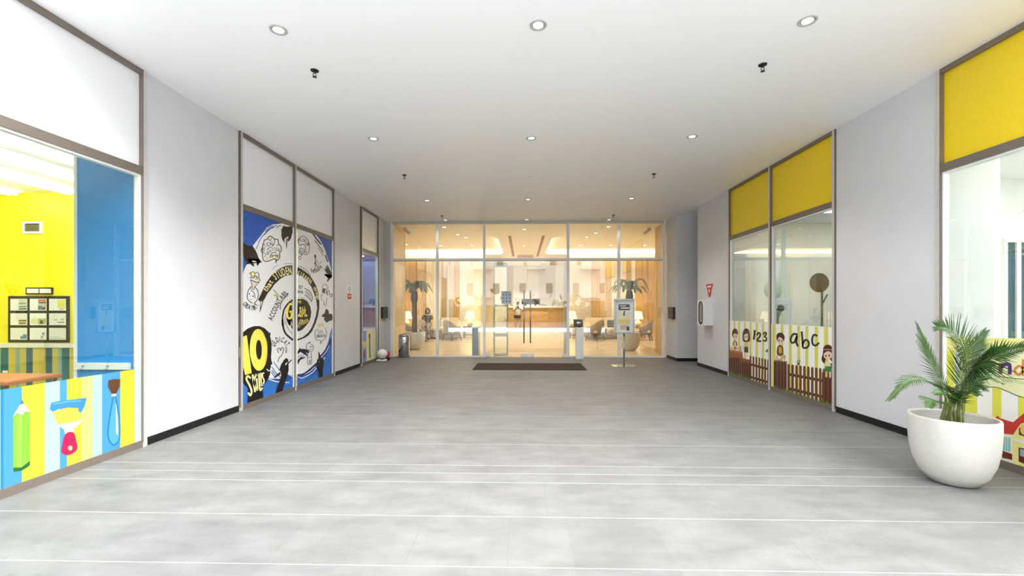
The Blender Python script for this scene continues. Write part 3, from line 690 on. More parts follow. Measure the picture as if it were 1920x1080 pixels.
def lobby_palm(loc, label, R, H, th, seed):
    random.seed(seed)
    t = thing('potted_palm', label, 'potted plant', loc, 0)
    MB().lathe(pot_profile(R, H), (0, 0, 0), M_pot, 48).build('pot', t)
    MB().lathe([(R*0.9, H*0.82), (0.01, H*0.86)], (0, 0, 0), M_soil, 32, False, True).build('soil', t)
    MB().tube([(0, 0, H*0.8), (0.01, 0, th*0.5), (0.0, 0, th*0.78), (0, 0, th*0.9), (0.01, 0, th)], [.1, .085, .085, .13, .09], M_trunk, 14).build('trunk', t)
    for k in range(13):
        a = 2*PI*k/13+random.uniform(-.2, .2); r = random.uniform(.58, .7); up_ = random.uniform(.1, .5)
        dx, dy = math.cos(a), math.sin(a)*0.8
        frond([(0, 0, th-0.03), (dx*r*0.3, dy*r*0.3, th+up_*0.6), (dx*r*0.7, dy*r*0.7, th+up_*0.75), (dx*r, dy*r, th+up_*0.3-0.1)], .26, M_leafd, n=26, width=.034, start=.2, droop=.5).build('frond', t)
    return t
q = onY(777, 600, 15.25); lobby_palm((q.x, 15.25, 0), 'tall indoor palm in white pot behind the left glass and steel bin', .38, .62, 2.05, 3)
q = onY(1180, 600, 15.1); lobby_palm((q.x, 15.1, 0), 'tall indoor palm in white pot behind the poster stand', .36, .62, 2.05, 11)
random.seed(5)

# steel bin
q = onF(757.5, 670)
t = thing('waste_bin', 'tall cylindrical steel bin at the left end of the entrance', 'bin', (q.x, q.y, 0))
MB().lathe([(.155, 0), (.165, .01), (.165, .6), (.16, .62)], (0, 0, 0), M_chrome, 40).build('body', t)
MB().lathe([(.16, .62), (.15, .66), (.13, .685), (.09, .69)], (0, 0, 0), M_steel, 40, True, False).build('rim', t)
MB().lathe([(.09, .69), (.085, .64)], (0, 0, 0), M_dark, 32, False, True).build('opening', t)
# door mat
a = onF(894, 681.5); b = onF(870, 693.5); c = onF(1107, 694)
t = MB().rbox(a.x+0.02, onF(1088, 681.5).x, b.y, a.y, 0.001, 0.014, M_mat, 0.01)
tag(t.build('door_mat'), 'dark brown rectangular door mat in front of the glass doors', 'mat')
# poster stand
q = onF(1170, 687)
t = thing('sign_stand', 'steel poster stand on square base right of the door mat', 'sign stand', (q.x, q.y, 0))
w_ = .31
B(-.3, .3, -.22, .22, 0, .018, M_chrome).build('base_plate', t, .004)
MB().tube([(0, 0, .018), (0, 0, .86)], .022, M_steel, 16).build('pole', t)
zf0, zf1 = .82, 1.70; fw = .255
fr = MB()
for x0, x1, z0, z1 in ((-fw, fw, zf0, zf0+.035), (-fw, fw, zf1-.035, zf1), (-fw, -fw+.035, zf0+.035, zf1-.035), (fw-.035, fw, zf0+.035, zf1-.035)): fr.box(x0, x1, -.04, -.01, z0, z1, M_steel)
fr.box(-fw, fw, -.012, 0.0, zf0, zf1, M_steel)
fr.build('frame', t, .003)
po = MB(); ps = lambda x0, x1, z0, z1, m, l=1: po.box(x0, x1, -.0135-l*.001, -.012, z0, z1, m)
M_pgrey = mat('print_grey', (88, 88, 92), .6); M_pyel = mat('print_yellow', (232, 214, 140), .6); M_pyel2 = mat('print_pale_yellow', (240, 230, 184), .6); M_ppink = mat('print_blush', (214, 190, 172), .6)
ps(-fw+.035, fw-.035, zf0+.035, zf1-.035, M_paper, 0.3)
ps(-.14, .14, 1.41, 1.56, M_pgrey, 1); ps(-.11, .05, 1.51, 1.53, M_paper, 2); ps(-.08, .12, 1.45, 1.48, M_paper, 2)
ps(-.14, .14, 1.18, 1.36, M_pyel2, 1); ps(-.14, .14, 1.06, 1.18, M_pyel, 1); ps(-.1, .12, .92, 1.04, M_ppink, 1)
ps(.06, .13, .9, 1.0, M_pgrey, 1.5); ps(-.04, .06, 1.26, 1.4, M_paper, 1.6)
po.build('poster_sheet', t)
ic = MB(); ic.lathe([(.02, 0), (.001, 0)], (0, 0, 0), M_dark, 14, False, False); ic.xf(Matrix.Translation((.01, -.0165, 1.37)) @ Matrix.Rotation(PI/2, 4, 'X'))
ic.box(-.02, .01, -.017, -.0155, 1.29, 1.35, M_dark); ic.box(-.03, .035, -.017, -.0155, 1.28, 1.295, M_dark)
ic.build('printed_icon', t)
# white kiosk pedestal
q = onF(1086.5, 673)
t = thing('kiosk', 'slim white pedestal with a tilted dark screen right of the doors', 'kiosk', (q.x, q.y, 0))
B(-.105, .105, -.08, .08, 0, .9, M_white).build('pedestal', t, .006)
sc_ = B(-.15, .11, -.02, .02, 0, .22, M_dark); sc_.xf(Matrix.Translation((-.01, 0, .93)) @ Matrix.Rotation(-.5, 4, 'X')); so = sc_.build('screen', t, .004)
ic = MB(); ic.ball((-.02, -.022, .11), .045, .003, .035, M_paper, 14, 6); ic.box(.0, .05, -.0235, -.02, .1, .12, M_paper); ic.xf(Matrix.Translation((-.01, 0, .93)) @ Matrix.Rotation(-.5, 4, 'X')); ic.build('screen_icon', so)
B(-.03, .03, -.03, .03, .9, .96, M_dark).build('screen_neck', t)
# sensor gates behind the glass
for px, py, w, lab in ((893, 667, .19, 'grey-blue glass speed gate panel inside left of doors'), ):
    q = onF(px, py); t = thing('speed_gate', lab, 'gate', (q.x, q.y, 0))
    B(-.09, .09, -.35, .35, 0, .86, mat('grey_blue_metal', (156, 168, 172), .3, metal=.5)).build('body', t, .01)
    B(-.1, .1, -.36, .36, .86, .9, M_framew).build('top_cap', t, .006)
# framed glass screen just inside the left door leaf
q0, q1 = onY(925, 600, 13.5).x, onY(953, 600, 13.5).x
t = thing('glass_screen', 'cream framed glass screen standing just inside the left glass door', 'screen', ((q0+q1)/2, 13.5, 0))
h = (q1-q0)/2; f = MB()
for x0, x1, z0, z1 in ((-h, -h+.05, 0, 2.86), (h-.05, h, 0, 2.86), (-h+.05, h-.05, 0, .06), (-h+.05, h-.05, .58, .68), (-h+.05, h-.05, 1.5, 1.56), (-h+.05, h-.05, 2.72, 2.86)): f.box(x0, x1, -.03, .03, z0, z1, M_cream)
f.build('screen_frame', t, .004)
B(-h+.05, h-.05, -.004, .004, .05, 2.73, G_entry).build('glass_pane', t)
x0, x1 = onY(1057, 600, 13.3).x, onY(1064, 600, 13.3).x
tag(B(x0, x1, 13.25, 13.37, 0, 2.86, M_cream).build('trim_1'), kind='structure')
# notice on the door glass
t = thing('door_notice', 'pale blue icon notice sheet stuck on left glass door', 'notice', (0, YB-.0075, 0))
p0 = onY(940, 570, YB-.0075); p1 = onY(959, 546, YB-.0075)
M_nblue = mat('notice_pale_blue', (196, 204, 218), .5); M_ndot = mat('notice_ink', (112, 118, 136), .5)
B(p0.x, p1.x, -.001, 0, p0.z, p1.z, M_nblue).build('sheet', t)
d = MB(); ww = p1.x-p0.x; hh = p1.z-p0.z
for r in range(3):
    for k in range(3):
        d.box(p0.x+ww*(.16+.29*k), p0.x+ww*(.28+.29*k), -.0018, -.001, p0.z+hh*(.14+.26*r), p0.z+hh*(.26+.26*r), M_ndot)
d.box(p0.x+ww*.25, p0.x+ww*.75, -.0018, -.001, p0.z+hh*.9, p0.z+hh*.95, M_ndot)
d.build('printed_icons', t)
# card readers with notices
for side, w in ((-1, 'left'), (1, 'right')):
    X = XL if side < 0 else XA; s = -side
    a = onX(714, 597, XL) if side < 0 else onX(1256, 597, XA); b = onX(726, 575.5, XL) if side < 0 else onX(1266, 575.5, XA)
    ya, yb = sorted((a.y, b.y)); ya = max(ya, YA+.02 if side > 0 else 0); yb = min(yb, YB-.08)
    t = thing('access_reader', 'black access reader box on grey wall %s of the entrance glass' % w, 'access reader', (X, (ya+yb)/2, a.z))
    B(*sorted((0, s*.06)), -(yb-ya)/2, (yb-ya)/2, 0, b.z-a.z, M_dark).build('housing', t, .006)
    B(*sorted((s*.06, s*.063)), -.06, .06, .05, .12, mat('reader_grey', (70, 70, 72), .4)).build('keypad', t)
    B(*sorted((s*.06, s*.066)), -.012, .012, .26, .28, M_pyel).build('indicator', t)
    zc_ = onX(717 if side < 0 else 1264, 605, X).z
    yn = ya-.1 if side < 0 else ya-0.0
    tag(B(*sorted((X, X+s*.004)), max(yn-.1, YA+.01) if side > 0 else yn-.1, yn+.18, zc_, zc_+.3 if side < 0 else a.z-.004, mat('cream_notice', (232, 216, 176), .7)).build('paper_notice'), 'cream paper notice under the access reader %s of the entrance' % w, 'notice')
# white rounded object on the floor by left window
q = onF(706, 677)
t = thing('floor_ornament', 'small white rounded object with red side on floor by left wall', 'ornament', (XL+.2, q.y, 0))
MB().ball((0, 0, .2), .14, .14, .13, M_white, 20, 12).build('dome', t)
MB().rbox(-.15, .12, -.1, .1, 0, .05, M_white, .03).build('foot', t)
MB().lathe([(.06, .04), (.05, .1)], (0, 0, 0), M_dark, 16).build('neck', t)
MB().ball((.1, .14, .17), .07, .06, .1, M_red, 14, 8).build('red_side', t)
MB().ball((.11, .15, .06), .06, .06, .06, M_dark, 14, 8).build('wheel', t)

# small wall signs on left pier
a = onX(651, 550, XL); b = onX(659, 535.5, XL)
t = thing('wall_sign', 'small white round-symbol sign above red plate on left wall', 'sign', (XL+.001, 0, 0))
B(0, .003, a.y, b.y, a.z, b.z, M_paper).build('plate', t)
g = MB(); cy, cz, rr = (a.y+b.y)/2, (a.z+b.z)/2, .075; n = 24
g.grid([[(.0035, cy+rr*math.cos(2*PI*k/n), cz+rr*math.sin(2*PI*k/n)) for k in range(n)], [(.0035, cy+rr*.72*math.cos(2*PI*k/n), cz+rr*.72*math.sin(2*PI*k/n)) for k in range(n)]], M_pgrey, True, False, False, False)
g.box(.003, .0042, cy-.05, cy+.05, cz-.008, cz+.008, M_pgrey); g.build('symbol', t)
a = onX(651.5, 560.5, XL); b = onX(658.5, 550.5, XL)
t = thing('wall_sign', 'small red square plate below round-symbol sign on left wall', 'sign', (XL+.001, 0, 0))
B(0, .004, a.y, b.y, a.z, b.z, M_red).build('plate', t)
B(.004, .005, a.y+.05, b.y-.05, (a.z+b.z)/2-.01, (a.z+b.z)/2+.015, M_paper).build('lettering', t)

# extinguisher cabinet and triangular sign on right pier
yn = onX(1337, 600, XR).y; zt_ = onX(1337, 563, XR).z; zb_ = onX(1337, 610.5, XR).z
t = thing('extinguisher_cabinet', 'white fire extinguisher cabinet with oval window on right wall', 'cabinet', (XR, yn, zb_))
dep = .2; cw = .42; ch = zt_-zb_
B(-dep+.02, 0, 0, cw, 0, ch, M_white).build('body', t, .006)
dr = MB(); dr.box(-dep, -dep+.02, 0, cw, 0, ch, M_white); do = dr.build('door', t, .005)
def oval(r1, r2, hz, m, x): 
    b_ = MB(); n = 32; ring = []
    for k in range(n):
        an = 2*PI*k/n; ring.append((math.cos(an), math.sin(an)))
    ov = lambda r: [(x, cw/2+r*c_, ch/2+(hz if s__ > 0 else -hz)+r*s__) for c_, s__ in ring]
    if r2: b_.grid([ov(r1), ov(r2)], m, True, False, False, False); b_.grid([[(x-.012, y_, z_) for _, y_, z_ in ov(r1)], ov(r1)], m, True, False, False, False); b_.grid([[(x-.012, y_, z_) for _, y_, z_ in ov(r1)], [(x-.012, y_, z_) for _, y_, z_ in ov(r2)]], m, True, False, False, False)
    else: b_.face(ov(r1), m)
    return b_
oval(.115, .085, .16, M_dark, -dep-.001).build('window_rim', do)
oval(.088, 0, .16, mat('grey_window_pane', (150, 152, 150), .2), -dep-.002).build('window_pane', do)
a = onX(1324.5, 545, XR); z0 = onX(1331, 557, XR).z; z1 = onX(1331, 532.5, XR).z; y0_, y1_ = onX(1337, 545, XR).y, a.y
t = thing('extinguisher_sign', 'red inverted triangle fire sign above white cabinet on right wall', 'sign', (XR, 0, 0))
s_ = MB(); ym = (y0_+y1_)/2
tri = lambda k, x: [(x, ym+(y0_-ym)*k, z1-(1-k)*.1), (x, ym+(y1_-ym)*k, z1-(1-k)*.1), (x, ym+.03*k, z0+(1-k)*.2), (x, ym-.03*k, z0+(1-k)*.2)]
s_.grid([tri(1, 0), tri(1, -.012)], M_red, True, True, True, False); s_.build('plate', t)
s2 = MB(); s2.box(-.014, -.012, ym-.1, ym+.1, z1-.08, z1-.04, M_paper); s2.box(-.014, -.012, ym-.03, ym+.03, z0+.12, z1-.13, M_paper); s2.build('lettering', t)

# passage ceiling downlights and sprinklers
rown = ['first row from camera', 'second row', 'third row', 'last row before the glass']
dl = [[(522, 56, 'left'), (1009, 47, 'middle'), (1514, 39, 'right')], [(700, 260, 'left'), (996, 259, 'middle'), (1298, 256, 'right')], [(801, 376, 'left'), (990, 374, 'middle'), (1184, 372, 'right')], [(835, 412.5, 'left'), (988, 412, 'middle'), (1142, 412, 'right')]]
for i, r in enumerate(dl):
    for px, py, w in r:
        q = onZ(px, py, ZC); downlight((q.x, q.y, ZC-.0005), 'round ceiling downlight at %s of the %s' % (w, rown[i]), 'passage downlights', M_spot, .078, (26, 55, 60, 9)[i], (1, .97, .92))
q = onZ(993, 330, ZC); t = thing('smoke_detector', 'flat white ceiling disc between second and third downlight rows', 'detector', (q.x, q.y, ZC))
MB().lathe([(.05, -.012), (.06, -.004), (.06, 0)], (0, 0, 0), M_white, 24).build('cover', t)
for px, py, w in ((590, 135, 'left of the first pair'), (1430, 124, 'right of the first pair'), (758, 331, 'left of the second pair'), (1226, 329, 'right of the second pair'), (829, 407.5, 'left of the last pair by the glass'), (1150, 406, 'right of the last pair by the glass')):
    q = onZ(px, py-3, ZC); t = thing('sprinkler', 'black ceiling fire sprinkler, '+w, 'sprinkler', (q.x, q.y, ZC), 0, 'ceiling sprinklers')
    MB().lathe([(.04, -.008), (.043, -.003), (.043, 0)], (0, 0, 0), M_dark, 20).build('escutcheon', t)
    bd = MB(); bd.tube([(0, 0, -.008), (0, 0, -.03)], .012, M_dark, 10)
    for s__ in (-1, 1): bd.tube([(s__*.01, 0, -.03), (s__*.018, 0, -.05), (0, 0, -.068)], .004, M_dark, 6)
    bd.build('body', t)
    MB().lathe([(.022, -.072), (.022, -.069)], (0, 0, 0), M_dark, 14).build('deflector', t)
#@@DECALS@@
# ================================================================== SIDE ROOMS
M_rooml = mat('white_room_paint', (240, 240, 238), 0.7); M_roomg = mat('pale_grey_room_paint', (214, 218, 212), 0.7)
M_rfloor = mat('pale_room_floor', (196, 192, 184), 0.5)
# left classroom
CZ = 3.38; CX0 = -10.0; CY1 = 7.0
r = MB()
r.box(CX0, XI, CY1, CY1+.15, .86, CZ, M_yellow); r.box(CX0, XI, CY1, CY1+.15, 0, .86, M_yellow)
r.box(CX0-.15, CX0, 1.9, CY1, 0, CZ, M_yellow); r.box(CX0, XL-.1, 1.75, 1.9, 0, CZ, M_rooml)
r.box(XI-.02, XL-.1, yL(273)-.045, yL(273)+.0, 0, CZ, M_blue)
r.box(XI-.035, XI-.0, yL(273)-.05, CY1, 0, CZ, M_rooml)
struct(r.build('wall_classroom'))
struct(B(CX0, XL-.1, 1.9, CY1, CZ, CZ+.1, M_rooml).build('ceiling_classroom'))
struct(B(CX0, XL-.1, 1.9, CY1, -.2, .001, M_rfloor).build('floor_classroom'))
# striped dado and hook rail
dd = MB(); stripes = [(206, 188, 92), (60, 104, 128), (206, 192, 110), (150, 180, 190), (44, 110, 124), (210, 192, 84), (150, 176, 170), (200, 186, 90), (52, 96, 130), (214, 196, 96)]
xs_ = CX0; k = 0
while xs_ < XI:
    w_ = [.12, .11, .1, .06, .13, .12, .07, .11, .11, .1][k % 10]
    dd.box(xs_, min(XI, xs_+w_), CY1-.015, CY1, 0, .82, mat('dado_stripe_%d' % (k % 10), stripes[k % 10], .6)); xs_ += w_; k += 1
struct(dd.build('trim_2'))
for n, (x0, x1, yy) in enumerate(((CX0, XI, CY1-.0), (XI, XL-.12, yL(273)-.045))):
    t = thing('hook_rail', 'white coat hook rail on %s' % ('yellow wall above the striped dado' if n == 0 else 'blue pier behind the striped window sticker'), 'hook rail', (0, yy, 0))
    B(x0, x1, -.03, -.001, .83, .9, M_white).build('rail', t)
    x = x0+.1 if n else XI-2.1
    while x < x1:
        MB().tube([(x, -.03, .87), (x, -.06, .86), (x, -.07, .83), (x, -.06, .82)], .008, M_steel, 6).build('hook', t); x += .27
# art boards
def artboard(px0, px1, py0, py1, nx, ny, label, titled, cells):
    a = onY(px0, py1, CY1-.02); b = onY(px1, py0, CY1-.02)
    t = thing('art_board', label, 'picture board', (a.x, CY1-.001, a.z)); W_, H2 = b.x-a.x, b.z-a.z
    B(0, W_, -.02, 0, 0, H2, M_dark).build('backing', t, .003)
    mg = .045; cw_ = (W_-mg)/nx; chh = (H2-mg)/ny
    for i in range(nx):
        for j in range(ny):
            d = MB(); x0, z0 = mg+i*cw_, mg+(ny-1-j)*chh; x1, z1 = x0+cw_-mg, z0+chh-mg
            d.box(x0, x1, -.023, -.02, z0, z1, M_paper); lay = .0234
            for (u0, u1, v0, v1, c) in cells[(j*nx+i) % len(cells)]:
                d.box(x0+(x1-x0)*u0, x0+(x1-x0)*u1, -lay, -.0225, z0+(z1-z0)*v0, z0+(z1-z0)*v1, mat('crayon_%d_%d_%d' % c, c, .7)); lay += .0003
            d.build('drawing', t)
    return t
G_, Dk, Gn = (176, 180, 176), (60, 66, 72), (150, 180, 130)
cells = [[(.5, .98, .04, .96, (206, 212, 200)), (.5, .98, .1, .18, Dk), (.5, .98, .3, .36, Dk), (.52, .95, .56, .66, Gn), (.55, .9, .82, .9, (220, 200, 120))],
         [(.5, .98, .04, .96, (196, 186, 170)), (.5, .98, .76, .92, (214, 110, 60)), (.55, .98, .62, .72, Dk), (.5, .75, .06, .4, (90, 130, 160)), (.75, .95, .06, .3, (130, 90, 60))],
         [(.5, .96, .25, .9, (232, 226, 110)), (.6, .9, .1, .2, G_)],
         [(.5, .96, .04, .5, (214, 200, 150)), (.5, .96, .34, .42, (120, 96, 60)), (.5, .96, .12, .2, (110, 100, 70))],
         [(.05, .5, .1, .55, (214, 222, 180)), (.5, .96, .06, .56, (176, 190, 96)), (.62, .8, .1, .4, Dk)],
         [(.5, .9, .2, .28, (120, 130, 70)), (.7, .9, .4, .58, (200, 200, 180)), (.3, .5, .4, .5, G_)],
         [(.6, .98, .08, .3, (96, 140, 170)), (.75, .98, .3, .46, (110, 150, 180))],
         [(.65, .82, .08, .34, G_), (.74, .9, .4, .62, (150, 168, 180))],
         [(.05, .98, .08, .14, (160, 190, 200)), (.05, .6, .22, .27, (176, 200, 206))]]
artboard(15, 129, 555, 642, 3, 3, 'black board of nine children drawings on the yellow wall', True, cells)
artboard(142, 215, 555, 642, 2, 2, 'second black drawing board half hidden behind the blue pier', False, [[(.3, .7, .2, .5, (206, 120, 100))], [(.3, .7, .2, .5, (150, 190, 120))], [(.3, .8, .1, .4, (190, 120, 90))]])
a = onY(48, 552, CY1-.02); b = onY(98, 539, CY1-.02)
t = thing('name_board', 'small black title board above the nine drawings', 'sign', (a.x, CY1-.001, a.z))
B(0, b.x-a.x, -.02, 0, 0, b.z-a.z, M_dark).build('backing', t)
for u0, u1 in ((.05, .49), (.53, .96)): MB().rbox((b.x-a.x)*u0, (b.x-a.x)*u1, -.024, -.02, (b.z-a.z)*.18, (b.z-a.z)*.82, M_paper, .0015).build('title_card', t)
a = onY(46, 438, CY1); b = onY(81, 416, CY1)
t = thing('wall_vent', 'white framed vent grille high on the yellow wall', 'vent', (a.x, CY1-.001, a.z)); w_, h_ = b.x-a.x, b.z-a.z
f = MB()
for q_ in ((0, w_, 0, .03), (0, w_, h_-.03, h_), (0, .03, .03, h_-.03), (w_-.03, w_, .03, h_-.03)): f.box(q_[0], q_[1], -.03, 0, q_[2], q_[3], M_white)
f.build('frame', t); B(.03, w_-.03, -.006, 0, .03, h_-.03, mat('vent_dark', (70, 64, 30), .7)).build('backing', t)
sl_ = MB()
for k in range(5):
    z = .04+k*(h_-.08)/5; sl_.box(.03, w_-.03, -.024, -.008, z, z+.012, mat('vent_slat', (128, 116, 60), .6))
sl_.build('slats', t)
a = onY(8, 704, CY1); t = thing('wall_socket', 'small white socket on the striped dado', 'socket', (a.x, CY1-.016, a.z))
MB().rbox(0, .085, -.012, 0, 0, .085, M_white, .005).build('plate', t); B(.02, .065, -.014, -.012, .025, .06, M_paper).build('switch', t)
t = thing('low_table', 'orange-brown classroom table top just above the striped sticker', 'table', (-5.95, 4.9, 0))
MB().rbox(-.55, .35, -.3, .3, .64, .69, mat('orange_brown_laminate', (196, 120, 76), .45), .02).build('tabletop', t)
for sx in (-.5, .3):
    for sy in (-.25, .25): MB().tube([(sx, sy, 0), (sx, sy, .64)], .02, M_steel, 10).build('leg', t)
for k, (x, ya_, yb_) in enumerate(((-5.55, 4.0, 5.9), (-6.3, 4.5, 6.6), (-7.1, 4.6, 6.8), (-8.1, 4.6, 6.8))):
    t = thing('tube_light', 'long white fluorescent ceiling fixture, %s from the glass' % ['first row', 'second row', 'third row', 'fourth row'][k], 'ceiling light', (x, (ya_+yb_)/2, CZ), 0, 'classroom tube lights')
    L_ = (yb_-ya_)/2
    B(-.14, .14, -L_, L_, -.06, -.001, M_white).build('housing', t, .005)
    for s_ in (-.06, .06): MB().tube([(s_, -L_+.05, -.085), (s_, L_-.05, -.085)], .028, M_tube, 10).build('tube', t)
# space behind the two further left windows
r = MB(); r.box(-6.2, XL-.1, yL(447)+.02, yL(628)-.02, 0, .001, M_rfloor)
yb0, yb1 = yL(675)-.3, YB-.02
M_blue2 = mat('deep_blue_room_paint', (52, 98, 190), .6, noise=.05, nscale=2)
r.box(-4.95, -4.85, yb0, yb1, 0, ZC, M_blue2); r.box(-4.85, XL-.1, yL(711)-.05, yL(711)-.01, 0, 2.95, M_blue2); r.box(-4.85, XL-.1, yL(675)-.12, yL(675)-.02, 0, 2.95, M_blue2)
r.box(-4.85, -4.78, yb0, yb1, 1.06, 1.14, M_rooml)
struct(r.build('wall_blue_room'))
t = thing('added_panel_light', 'slim added fill panel under the ceiling of the blue room behind the small far left window', 'ceiling light', (-4.5, (yb0+yb1)/2-.2, 2.9))  # lamp added to light the closed blue room
B(-.12, .12, -.5, .5, 0, .04, M_white).build('frame', t); B(-.1, .1, -.48, .48, -.006, 0, mat('soft_fill_glow', (255, 255, 250), .5, emit=5)).build('diffuser', t)
struct(B(-4.85, XL-.1, yb0, yb1, 2.941, 3.05, M_rooml).build('ceiling_blue_room'))
struct(B(-6.2, -6.1, yL(447), yL(628), 0, ZC, M_rooml).build('wall_mural_room'))

# right rooms
r = MB()
x1 = onY(1875, 600, 5.35).x
r.box(XR+.1, x1, 5.35, 5.5, 0, 3.6, M_rooml); r.box(x1-.1, x1, 5.5, 7.2, 0, 3.6, M_rooml); r.box(x1-.1, 10.6, 7.2, 7.35, 0, 3.6, M_rooml)
r.box(10.5, 10.65, 1.75, 12.1, 0, 3.6, M_rooml); r.box(XR+.1, 10.5, 1.6, 1.75, 0, 3.6, M_rooml)
struct(r.build('wall_right_room'))
struct(B(XR+.1, 10.5, 1.7, 7.3, 3.55, 3.7, M_rooml).build('ceiling_right_room'))
struct(B(XR+.1, 10.5, 1.7, 11.1, -.2, -.001, M_rfloor).build('floor_right_room'))
t = struct(thing('window_7', None, None))
a = onY(1876, 630, 7.2); b = onY(1920, 448, 7.2); c_ = onY(1899, 600, 7.2); d_ = onY(1907, 600, 7.2)
f = MB(); xe = b.x+.7
for q_ in ((a.x, a.x+.05, .92, b.z-.06), (c_.x, d_.x, .92, b.z-.06), (xe-.05, xe, .92, b.z-.06), (a.x, xe, b.z-.06, b.z), (a.x, xe, .86, .92)): f.box(q_[0], q_[1], 7.14, 7.2, q_[2], q_[3], M_white)
f.build('window_frame', t)
for u, v in ((a.x+.05, c_.x), (d_.x, xe-.05)): B(u, v, 7.17, 7.185, .92, b.z-.06, M_teal).build('glass_pane', t)
YF = 11.05
YF = 10.85
r = MB(); r.box(XR+.1, 10.5, YF, YF+.1, 0, 3.6, M_roomg); r.box(XR+.1, 10.5, 7.4, 7.5, 0, 3.6, M_roomg) if False else None
struct(r.build('wall_tree_room'))
struct(B(XR+.1, 10.5, 7.36, YF+.1, 3.55, 3.7, M_rooml).build('ceiling_tree_room'))
z1_ = onY(1500, 474, YF).z
def treedecal(px, py, rp, trunk, branch, m, label):
    c = onY(px, py, YF); rr = rp/F*YF/1.02
    t = thing('tree_sticker', label, 'wall sticker', (c.x, YF-.001, 0))
    d = MB(); d.lathe([(rr, 0), (rr, .004), (.001, .004)], (0, 0, 0), m, 40, False, False); d.xf(Matrix.Translation((0, -.001, c.z)) @ Matrix.Rotation(PI/2, 4, 'X')); d.build('crown', t)
    d = MB(); e = onY(trunk, 600, YF).x-c.x
    d.box(e-.025, e+.025, -.004, -.001, .9, c.z, m)
    for bx_, by_ in branch:
        q_ = onY(bx_, by_, YF); d.face([(e-.022, -.003, q_.z-.25), (e+.022, -.003, q_.z-.25), (q_.x-c.x+.022, -.003, q_.z), (q_.x-c.x-.022, -.003, q_.z)], m)
    d.build('trunk', t)
M_tg = mat('dark_green_sticker', (40, 56, 34), .6); M_tl = mat('pale_green_sticker', (176, 200, 178), .6)
treedecal(1536, 530, 18, 1541, [(1551, 552)], M_tg, 'large dark green lollipop tree sticker behind the abc window')
treedecal(1449, 544, 17, 1446, [], M_tl, 'pale green lollipop tree sticker behind the window mullion')
treedecal(1464, 578, 6.5, 1458, [(1464, 580)], M_tg, 'small dark green lollipop sticker right of the mullion')
M_panelb = mat('bright_fill_glow', (255, 255, 250), .5, emit=36); M_panels = mat('fill_glow', (255, 255, 250), .5, emit=4)
for k, (x, y_, zz, w) in enumerate(((7.2, 3.9, 3.55, 'near right room'), (6.4, 9.0, 3.55, 'tree sticker room'), (8.6, 9.4, 3.55, 'tree sticker room farther from the glass'))):  # glowing panels added out of view to brighten the right rooms
    t = thing('added_panel_light', 'added square white fill panel under the ceiling of the '+w, 'ceiling light', (x, y_, zz), 0, 'added right room fill panels')
    B(-.6, .6, -.6, .6, -.03, -.001, M_white).build('frame', t); B(-.55, .55, -.55, .55, -.034, -.03, M_panelb if k == 0 else M_panels).build('diffuser', t)

